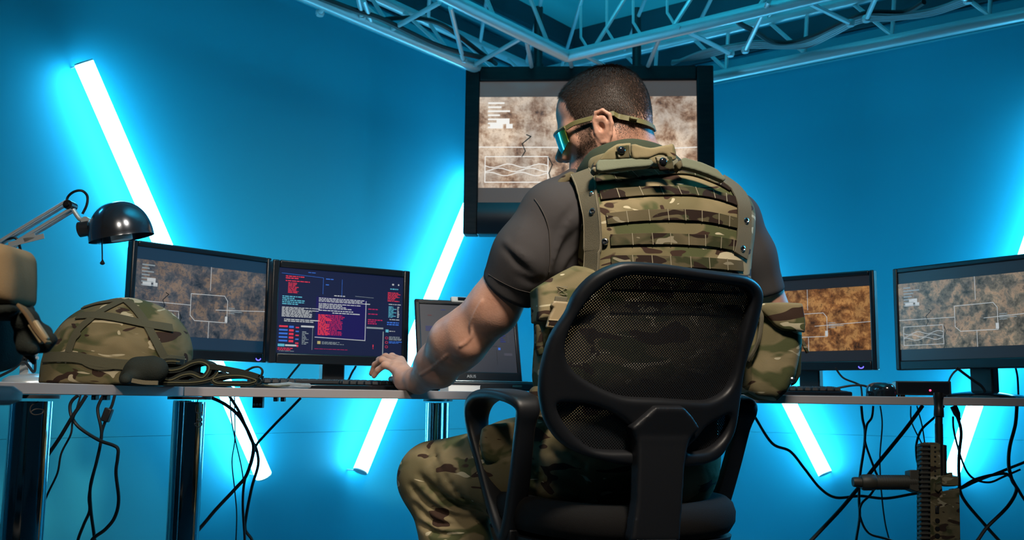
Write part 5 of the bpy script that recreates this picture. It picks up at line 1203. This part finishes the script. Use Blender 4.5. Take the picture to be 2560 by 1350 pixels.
# ================================================================== desk lamp
LY = 2.32
LA_ = thing('desk_lamp', 'silver jointed desk lamp with dome shade behind the helmet', 'lamp', (at(80, 958, LY).x, LY, DZ))
b0 = at(82, 958, LY); b0.z = DZ
mb = MB(); mb.lathe([(.066, 0), (.066, .006), (.062, .014), (.050, .021), (.025, .025), (.012, .027)], Matrix.Translation(b0), 40); obj('base', mb, 'lampmetal', LA_)
p0 = at(64, 945, LY); p1 = at(64, 905, LY); mb = MB(); mb.box((p0+p1)/2, (.020, .018, (p1-p0).length), None); mb.tube([p1, p1+Vector((0, 0, .012))], .007, 12); obj('post', mb, 'lampmetal', LA_, bevel=.001)
J1 = at(66, 898, LY); J2 = at(-2, 622, LY); J3 = at(176, 514, LY)
def rods(a, b, nm, off):
    d = (b-a).normalized(); s = d.cross(Vector((0, 1, 0))).normalized()
    for k in (-1, 1):
        for y in (-.010, .010):
            mb = MB(); mb.tube([a+s*off*k+Vector((0, y, 0)), b+s*off*k+Vector((0, y, 0))], .0042, 10); obj(nm, mb, 'lampmetal', LA_)
rods(J1, J2, 'lower_arm_rod', .011); rods(J2, J3, 'upper_arm_rod', .011)
for a, b in (((56, 897), (96, 895)),): mb = MB(); mb.tube([at(*a, LY), at(*b, LY)], .004, 8); obj('hinge_pin', mb, 'lampmetal', LA_)
for L in (((22, 612), (110, 590)), ((60, 600), (88, 588))): mb = MB(); mb.ribbon([at(*L[0], LY-.014), at(*L[1], LY-.014)], .012, Vector((0, 0, 1)), .003); obj('lever_plate', mb, 'lampmetal', LA_)
mb = MB(); sp_ = [at(88+(97-88)*i/60+ 0, 889+(872-889)*i/60, LY)+Vector((math.cos(i*1.3)*.004, math.sin(i*1.3)*.004, 0)) for i in range(61)]; mb.tube(sp_, .0012, 5); obj('spring', mb, 'lampmetal', LA_)
for J in (J2, J3, J1):
    mb = MB(); mb.tube([J+Vector((0, -.016, 0)), J+Vector((0, .016, 0))], .011, 16); mb.tube([J+Vector((0, -.022, 0)), J+Vector((0, -.016, 0))], .005, 10); obj('joint', mb, 'darksteel', LA_)
mb = MB(); mb.tube(spline([at(183, 524, LY), at(190, 535, LY), at(200, 548, LY), at(212, 551, LY)], 5), .0055, 10); obj('neck_link', mb, 'lampmetal', LA_)
mb = MB(); k = at(212, 551, LY-.012); mb.tube([k, k+Vector((0, .022, 0))], .0095, 18); obj('neck_knob', mb, 'lampmetal', LA_)
ra, rb = at(227, 608, LY), at(381, 580, LY); rc = (ra+rb)/2; ax = (rb-ra).normalized(); upd = Vector((0, 1, 0)).cross(ax); upd = -upd if upd.z < 0 else upd; upd = (upd+Vector((0, -.10, 0))).normalized(); ax2 = ax; ay2 = upd.cross(ax2).normalized()
R0 = (rb-ra).length/2; HH = 92/F*LY
mb = MB(); Ms = M4(Matrix((ax2, ay2, upd)).transposed(), rc)
prof = [(R0*math.cos(t)**.85 if t < PI/2-.01 else .002, HH*math.sin(t)) for t in [PI/2*i/22 for i in range(23)]]
mb.lathe([(R0*1.005, -.002)]+prof+[(.002, HH-.003)]+[(max(.002, r-.002), max(.0, z-.002)) for r, z in reversed(prof)], Ms, 56, close=False)
M['lampshade'] = mat('lampshade_gunmetal', (.10, .11, .13), .20, .85, coat=.5); sh_ = obj('lamp_shade', mb, 'lampshade', LA_)
mb = MB(); q = rc-ax*R0*.93+upd*HH*.42; mb.tube([q, q-ax*.026], .018, 20); mb.tube([q-ax*.012, at(212, 551, LY)], .008, 12); obj('shade_socket', mb, 'black', LA_)
mb = MB(); mb.tube([rc+upd*.02, rc+upd*.06], .016, 16); mb.tube([rc-upd*.006, rc+upd*.02], .024, 20); obj('bulb', mb, 'paper', LA_)
c1, c2 = at(255, 600, LY-.01), at(256, 657, LY-.01); mb = MB(); mb.tube([c1+Vector((0, .01, .02)), c1, c2], .0015, 6); mb.lathe([(.001, .008), (.003, .004), (.006, -.001), (.004, -.004), (.001, -.005)], Matrix.Translation(c2), 14); obj('switch_pin', mb, 'black', LA_)
mb = MB(); mb.tube(spline([at(165, 512, LY), at(170, 492, LY), at(186, 479, LY-.01), (at(205, 477, LY-.01)), at(218, 490, LY), at(217, 512, LY), at(206, 535, LY)], 6), .0030, 8); obj('cord_loop', mb, 'cable', LA_)
mb = MB(); mb.tube(spline([at(4, 600, LY), at(20, 597, LY), at(45, 602, LY), at(60, 680, LY+.03), at(72, 760, LY+.03), at(80, 850, LY+.03), at(88, 905, LY), at(84, 930, LY), at(60, 905, LY-.03), at(30, 925, LY-.03), at(-10, 945, LY-.03)], 6), .0032, 8); obj('cord', mb, 'cable', LA_)
# ================================================================== helmet
HY = 2.08
hc = at(286, 957, HY); hc.z = DZ
HM = thing('helmet', 'camouflage covered combat helmet lying on the left desk', 'helmet', hc)
S = SDF(); rx = 177/F*HY; hz = at(312, 746, HY).z-DZ
class Helm(SDF):
    def ev(s, P, prims=None):
        x = P-A(hc); t = np.clip(x[:, 2]/hz, -.2, 1.6); sk = x[:, 0]-.020*np.clip(t, 0, 1)
        prof = np.where(t < .30, 1.0+.012*np.sin(t*9), np.sqrt(np.clip(1-((t-.30)/.70)**2, 0, 1))**.92)
        r = np.sqrt((sk/rx)**2+(x[:, 1]/(rx*.82))**2); d = (r-prof)*rx*.82
        d = np.where(t > .99, np.maximum(d, x[:, 2]-hz), d)
        top = np.sqrt((sk/rx)**2+(x[:, 1]/(rx*.82))**2+(np.maximum(x[:, 2]-.30*hz, 0)/(hz*.70))**2); d2 = (top-1)*rx*.78
        d = np.where(t > .3, d2, d); return np.maximum(d, -x[:, 2]+.001)
hs = Helm()
V, Fq = hs.mesh(.0036, lambda P: .0016*vnoise(P, 55, 14)+.0007*vnoise(P, 140, 15), lo=hc+Vector((-rx-.03, -rx-.03, -.01)), hi=hc+Vector((rx+.05, rx+.03, hz+.03)))
M['camo_helmet'] = camo('camouflage_helmet_cover', 11.5, .72, off=5.5, brown=.01)
hb = np_obj('cover', V, Fq, 'camo_helmet', HM, 2); HT = bvh(V, Fq)
M['webstrap'] = noise_bump(mat('olive_brown_strap', (.066, .064, .042), .9, spec=.15), 900, .4)
def hstrap(L, w=.0165): cast_ribbon(smooth_px(L, 4), w, .0022, 'webstrap', 'cover_strap', HM, HT, .003, 1)
hstrap([(311, 752), (280, 766), (249, 783), (222, 804), (198, 826), (182, 855), (173, 882)]); hstrap([(313, 752), (334, 770), (354, 795), (370, 820), (386, 850), (402, 880), (410, 895)])
hstrap([(196, 792), (225, 790), (265, 792), (310, 800), (360, 811), (400, 817), (430, 822)], .0190); hstrap([(208, 772), (240, 762), (275, 756), (305, 752)], .014)
hstrap([(112, 894), (140, 893), (190, 894), (230, 902), (267, 908), (300, 911), (333, 913)], .0205); hstrap([(398, 897), (420, 899), (440, 901), (458, 902)], .019)
hstrap([(112, 862), (122, 838), (140, 815), (158, 800)], .010); hstrap([(200, 890), (215, 905), (240, 915), (270, 916), (300, 912)], .014)
mb = MB(); mb.ribbon(spline([at(452, 835, HY), at(458, 850, HY), at(455, 870, HY), at(462, 880, HY), at(458, 892, HY)], 4), .012, Vector((0, 1, 0)), .002); obj('loose_strap', mb, 'webstrap', HM)
# ================================================================== heap of folded dark straps and a glove in front of the helmet
M['darkcloth'] = noise_bump(mat('dark_green_cloth', (.016, .020, .017), .85, spec=.2), 500, .5); M['oliveedge'] = mat('olive_edge', (.075, .072, .035), .8)
BY = 2.00
bc = at(420, 955, BY); bc.z = DZ
BL = thing('folded_belt', 'folded dark green padded belt in front of the helmet', 'belt', bc)
def loop(L, w, th, nm, m='darkcloth', Y=BY, edge=True, closed=False, yaw=.15):
    P = spline([at(x, y, Y) for x, y in L], 5)
    for p in P: p.z = max(p.z, DZ+th/2+.001)
    wd = Vector((-math.sin(yaw), math.cos(yaw), 0)); mb = MB(); mb.ribbon([p+wd*w/2 for p in P], w, wd, th); o = obj(nm, mb, m, BL, bevel=.001)
    if edge:
        e = MB(); e.ribbon([p-wd*.0010 for p in P], .0022, wd, th*.22); obj('edge_piping', e, 'oliveedge', o)
    return o
loop([(392, 912), (400, 940), (425, 950), (455, 938), (480, 935), (505, 944), (520, 930), (522, 915), (505, 905), (480, 908), (450, 922), (420, 925), (400, 912), (420, 903), (450, 904)], .10, .011, 'belt_fold')
loop([(395, 955), (440, 957), (490, 955), (525, 948), (540, 938), (545, 930)], .10, .011, 'belt_fold')
loop([(536, 946), (560, 940), (600, 939), (630, 946), (640, 952), (620, 959), (580, 961), (545, 958), (533, 951), (536, 944)], .09, .010, 'belt_fold')
loop([(520, 918), (540, 918), (570, 924), (600, 930), (630, 938), (648, 945)], .05, .012, 'belt_fold', edge=False)
loop([(598, 931), (615, 926), (632, 918), (648, 918), (655, 928), (650, 942), (642, 950), (640, 960), (650, 966), (656, 964)], .022, .003, 'strap_loop', edge=False)
mb = MB(); p = at(643, 952, BY); mb.tube([p+Vector((.008*math.cos(a), .0, .006*math.sin(a))) for a in [2*PI*k/16 for k in range(17)]], .0016, 6); obj('metal_ring', mb, 'steel', BL)
mb = MB(); p = at(391, 940, BY-.01); mb.tube([p+Vector((.006*math.cos(a), 0, .012*math.sin(a))) for a in [2*PI*k/16 for k in range(17)]], .0018, 6); obj('metal_ring', mb, 'steel', BL)
GV = thing('glove', 'dark green padded glove lying between helmet and folded belt', 'glove', at(350, 957, BY)+Vector((0, 0, 0)))
S = SDF(); g = lambda x, y, d=0: at(x, y, BY-.02+d)
S.chain([g(315, 945), g(345, 928), g(385, 925)], [.014, .024, .026], .02); S.chain([g(318, 948, -.03), g(300+15, 950, -.05)], [.012, .010], .01); S.chain([g(345, 912, .03), g(358, 902, .02), g(380, 908, .02)], [.012, .011, .016], .012)
for k in range(3): S.chain([g(340, 940, -.02+.02*k), g(314, 948, -.04+.03*k)], [.012, .009], .006)
S.p.append(('h', A((0, 0, DZ+.001)), A((0, 0, -1)), None, 0, .004, 'i'))
V, Fq = S.mesh(.003, lambda P: .0015*vnoise(P, 120, 31)); np_obj('glove_body', V, Fq, 'darkcloth', GV, 1)
mb = MB(); mb.ribbon(spline([g(330, 951, -.06), g(360, 956, -.06), g(395, 957, -.06)], 4), .008, Vector((0, 0, 1)), .004); obj('pull_tab', mb, 'felt', GV)
# clear plastic sleeve beside the keyboard
M['clear'] = mat('clear_plastic', (.75, .8, .8), .12); M['clear'].node_tree.nodes['Principled BSDF'].inputs['Transmission Weight'].default_value = .75
cp = at(720, 966, 2.40); CPt = thing('plastic_sleeve', 'clear plastic sleeve with thin cord in front of the left keyboard', 'packet', (cp.x, cp.y, DZ))
S = SDF(); a_, b_ = at(672, 966, 2.37), at(772, 969, 2.44); a_.z = b_.z = DZ+.008; S.chain([a_, (a_+b_)/2, b_], [.004, .007, .006], .006); V, Fq = S.mesh(.0022, lambda P: .001*vnoise(P, 150, 3)); np_obj('sleeve', V, Fq, 'clear', CPt, 1)
mb = MB(); mb.tube(spline([a_+Vector((-.01, -.008, 0)), a_+Vector((.02, -.012, -.003)), (a_+b_)/2+Vector((0, -.011, 0)), b_+Vector((-.02, -.010, .002))], 5), .0018, 6); obj('cord', mb, 'oliveedge', CPt)
# ================================================================== rifle standing against the right desk
RY = 2.36
M['camo_rifle'] = camo('camouflage_paint_rifle', 16.0, .38, off=2.2, brown=.03); M['gun'] = mat('gun_black', (.010, .010, .011), .42, .3); M['gunsteel'] = mat('gun_steel', (.035, .036, .038), .30, .8); M['gunbrown'] = mat('dark_olive_polymer', (.022, .020, .014), .55)
RB_ = at(2352, 1345, 2.42)
RF = thing('assault_rifle', 'camouflaged assault rifle standing muzzle up against the right desk', 'rifle', (RB_.x+.0, RB_.y-.10, 0))
rp = lambda x, y, d=0: at(x, y, 2.44-.05*(y-985)/360+d)
def rpoly(L, nm, m, t, par=RF, d=0, bev=.0015):
    O = rp(sum(x for x, _ in L)/len(L), sum(y for _, y in L)/len(L), d); up = (rp(2350, 1000)-rp(2350, 1340)).normalized(); n_ = Vector((1, 0, 0)).cross(up).normalized(); R_ = up.cross(n_); Rm = Matrix((R_, up, n_)).transposed()
    P = plane_poly(L, O, Rm); mb = MB(); mb.prism(P, t, M4(Rm, O-n_*t/2)); return obj(nm, mb, m, par, bevel=bev, seg=2)
def rtube(L, r, nm, m, par=RF, n=20): mb = MB(); mb.tube([rp(x, y, d) for x, y, d in L], r, n); return obj(nm, mb, m, par)
hd_ = rtube([(2347, 1060, 0), (2348, 1010, 0)], .0085, 'barrel', 'gunsteel'); rtube([(2349, 1200, 0), (2347, 1060, 0)], .0095, 'barrel', 'gunsteel')
fh = rtube([(2347, 1042, 0), (2347, 1036, 0), (2347, 1022, 0), (2346, 1018, 0), (2346, 1000, 0), (2346, 996, 0), (2346, 983, 0)], [.0115, .0118, .0112, .0100, .0108, .0118, .0118], 'flash_hider', 'gunsteel')
for k in range(4):
    a = .5+PI/2*k; p = rp(2346, 988)+Vector((math.cos(a)*.0115, math.sin(a)*.0115, 0)); mb = MB(); mb.box(p, (.004, .004, .012)); obj('prong_slot', mb, 'gun', fh)
rtube([(2357, 1215, .0), (2357, 1113, .0)], .0088, 'gas_tube', 'gun')
rpoly([(2300, 1108), (2326, 1108), (2342, 1110), (2344, 1196), (2348, 1230), (2390, 1222), (2392, 1350), (2395, 1420), (2300, 1420)], 'handguard', 'camo_rifle', .040)
def rail(x0, x1, y0, y1, step, nm, d, t=.022, m='gunbrown'):
    i = 0; y = y0
    base = rpoly([(x0+4, y0), (x1-4, y0), (x1-4, y1), (x0+4, y1)], nm, 'gun', t*.8, d=d)
    while y < y1-4:
        rpoly([(x0, y), (x1, y), (x1, y+step*.5), (x0, y+step*.5)], 'rail_tooth', m, t, base, d, .0006); y += step
rail(2296, 2322, 1110, 1420, 11.6, 'side_rail', -.016); rail(2376, 2394, 1222, 1420, 11.3, 'top_rail', 0, .020, 'gun')
for k, y in enumerate((1119, 1130, 1142, 1154, 1167, 1178, 1190)): mb = MB(); p = rp(2338, y, -.0205); mb.tube([p, p+Vector((0, .003, 0))], .0026, 12); obj('vent_hole', mb, 'gun', RF)
for y in (1302, 1322, 1340): mb = MB(); p = rp(2344, y, -.0215); mb.tube([p, p+Vector((0, .003, 0))], .0055, 16); obj('vent_hole', mb, 'gun', RF)
rpoly([(2338, 1265), (2348, 1265), (2348, 1283), (2338, 1283)], 'side_slot', 'gun', .003, d=-.0215)
rpoly([(2348, 1190), (2368, 1188), (2368, 1182), (2376, 1182), (2376, 1192), (2390, 1192), (2391, 1215), (2368, 1216), (2350, 1214)], 'gas_block', 'camo_rifle', .026)
rpoly([(2334, 1208), (2347, 1204), (2349, 1222), (2340, 1232), (2332, 1226)], 'gas_regulator', 'camo_rifle', .03, d=-.01)
rpoly([(2382, 1192), (2393, 1192), (2393, 1214), (2382, 1214)], 'front_sight', 'gun', .02)
fg = rtube([(2288, 1206, 0), (2185, 1206, 0)], [.0170, .0170], 'fore_grip', 'gunbrown', n=26)
rtube([(2188, 1206, 0), (2184, 1206, 0), (2158, 1206, 0), (2152, 1206, 0)], [.0172, .0190, .0190, .0160], 'grip_ring', 'gunbrown', fg); rtube([(2154, 1206, 0), (2136, 1205, 0), (2132, 1205, 0)], [.0120, .0118, .0106], 'grip_cap', 'gunbrown', fg)
for x in range(2192, 2286, 6): rtube([(x, 1206, 0), (x+2.4, 1206, 0)], .0176, 'grip_rib', 'gunbrown', fg, 20)
rpoly([(2268, 1176), (2298, 1176), (2298, 1230), (2284, 1230), (2268, 1224)], 'grip_mount', 'gunbrown', .032)
up_ = (rp(2350, 1000)-rp(2350, 1340)).normalized()
# receiver, magazine, stock down to the floor (below the picture)
q0 = rp(2352, 1400); q1 = q0-up_*.20; q2 = q1-up_*(q1.z/up_.z)+Vector((0, 0, .001))
Rr = frame3((1, 0, 0), up_)
mb = MB(); mb.box((q0+q1)/2, (.060, .20, .036), Rr); obj('receiver', mb, 'camo_rifle', RF, bevel=.003)
mb = MB(); mb.box(q0-up_*.06+Vector((-.085, 0, 0)), (.13, .055, .024), Rr); obj('magazine', mb, 'gun', RF, bevel=.003)
mb = MB(); mb.box(q1+Vector((-.06, 0, .02)), (.09, .035, .026), Rr); obj('pistol_grip', mb, 'gunbrown', RF, bevel=.005)
if (q1-q2).length > .02:
    mb = MB(); mb.box((q1+q2)/2, (.05, (q1-q2).length, .034), Rr); obj('stock', mb, 'camo_rifle', RF, bevel=.004)
# ================================================================== left foreground: bag hung over a second chair
KY = 1.22
tip = at(88, 987, 1.21); cx, cy = tip.x-.035-.27, tip.y-.10
CH2 = thing('office_chair', 'black office chair at the left edge with only an armrest end in view', 'chair', (cx, cy, 0))
def sq(nm, prof, a, b_, m, oz, par=CH2):
    mb = MB(); n = 40; vs = [Vector((cx, cy, 0))+Vector((superell(2*PI*j/n, a*k, b_*k)[0], superell(2*PI*j/n, a*k, b_*k)[1], oz+z)) for k, z in prof for j in range(n)]
    mb.add(vs, [(i*n+j, i*n+(j+1) % n, (i+1)*n+(j+1) % n, (i+1)*n+j) for i in range(len(prof)-1) for j in range(n)]+[tuple(range(n-1, -1, -1)), tuple((len(prof)-1)*n+j for j in range(n))]); return obj(nm, mb, m, par, angle=60)
sq('seat_cushion', [(.80, -.06), (.97, -.055), (1, -.035), (.99, -.012), (.93, 0), (.5, -.004)], .235, .225, 'seat_cloth', .44); sq('seat_shell', [(.6, -.09), (.9, -.08), (.95, -.056)], .235, .225, 'chair', .44)
for sx in (-1, 1):
    px_ = cx+.27*sx; mb = MB(); mb.tube([(cx+.18*sx, cy, .37), (px_-.01*sx, cy, .37), (px_, cy, .40), (px_, cy-.01, .715)], .018, 12); obj('arm_post', mb, 'chair', CH2)
    mb = MB(); n = 36; vs = []
    for k, z in ((.82, -.012), (1, -.006), (1, .003), (.86, .010)):
        for j in range(n): x, y = superell(2*PI*j/n, .038*k, .125*k, 2.8); vs.append((px_+x, cy-.02+y, .729+z))
    mb.add(vs, [(i*n+j, i*n+(j+1) % n, (i+1)*n+(j+1) % n, (i+1)*n+j) for i in range(3) for j in range(n)]+[tuple(range(n-1, -1, -1)), tuple(3*n+j for j in range(n))]); obj('arm_pad', mb, 'chair', CH2)
mb = MB(); mb.grid(lambda u, v: (cx+.22*(2*u-1), cy-.235-.05*(1-(2*u-1)**2)-.08*v, .46+.50*v), 16, 12); obj('backrest', mb, 'chair', CH2, solid=.03)
mb = MB(); mb.tube([(cx, cy, .08), (cx, cy, .37)], .026, 16); obj('gas_column', mb, 'darksteel', CH2)
for k in range(5):
    an = 2*PI*k/5+.3; dv = Vector((math.cos(an), math.sin(an), 0)); o0 = Vector((cx, cy, .10)); mb = MB(); mb.tube([o0, o0+dv*.27+Vector((0, 0, -.035))], [.03, .017], 10); lg = obj('base_leg', mb, 'chair', CH2)
    e = o0+dv*.27; mb = MB(); mb.tube([Vector((e.x, e.y, .028))-dv.cross(ZZ)*.018, Vector((e.x, e.y, .028))+dv.cross(ZZ)*.018], .0275, 18); obj('castor', mb, 'chair', lg)
M['camo_bag'] = noise_bump(noise_colour(mat('tan_bag_cloth', (.2, .14, .08), .9, spec=.15), [(.35, (.12, .078, .042)), (.5, (.20, .135, .072)), (.65, (.27, .19, .105))], 9, 3), 900, .4)
BG = thing('tactical_bag', 'tan camouflage bag with buckled strap at the left edge', 'bag', (at(-60, 900, KY).x-.12, KY+.10, 0))
wv = lambda P: .003*vnoise(P, 45, 41)
mbody, _, _ = pillow('body', [(-330, 640), (-20, 640), (30, 700), (38, 800), (34, 880), (20, 915), (-20, 930), (-60, 928), (-130, 1330), (-330, 1330)], KY+.06, 'darkcloth', BG, .05, .03, .01, rnd=0, h=.005, disp=wv)
fl_, _, _ = pillow('flap', [(-300, 600), (-40, 604), (20, 612), (52, 620), (64, 640), (66, 700), (64, 762), (40, 768), (-20, 772), (-300, 775)], KY, 'camo_bag', BG, .045, .020, .006, h=.004, disp=wv); fl_['label'] = 'tan camouflage flap'
pillow('lining', [(-200, 765), (40, 762), (62, 766), (56, 790), (30, 800), (-200, 800)], KY-.005, 'darkcloth', BG, .04, .02, h=.004)
st_ = [at(52, 765, KY-.02), at(72, 790, KY-.03), at(88, 818, KY-.03), at(106, 842, KY-.03), at(121, 858, KY-.03)]
mb = MB(); mb.ribbon(spline(st_, 5), .013, Vector((0, 1, 0)), .004); obj('strap', mb, 'camo_bag', BG, bevel=.001)
mb = MB(); d = (st_[3]-st_[1]).normalized(); mb.box((st_[2]+st_[3])/2, (.028, .008, .012), frame3(d, (0, 1, 0))); o = obj('strap_buckle', mb, 'tan', BG, bevel=.002); o['label'] = 'tan plastic strap end'
S = SDF(); S.chain([at(62, 800, KY), at(76, 835, KY+.02), at(66, 865, KY), at(84, 875, KY-.02)], [.016, .014, .010, .008], .01); S.chain([at(80, 845, KY), at(108, 835, KY+.02), at(124, 850, KY), at(112, 868, KY), at(90, 872, KY)], [.009, .009, .008, .007, .006], .006); S.chain([at(60, 780, KY+.02), at(58, 850, KY+.02), at(70, 880, KY+.02), at(85, 905, KY+.02)], [.012, .010, .006, .004], .006)
V, Fq = S.mesh(.003, lambda P: .002*vnoise(P, 120, 8)); np_obj('knotted_cord', V, Fq, 'darkcloth', BG, 1)
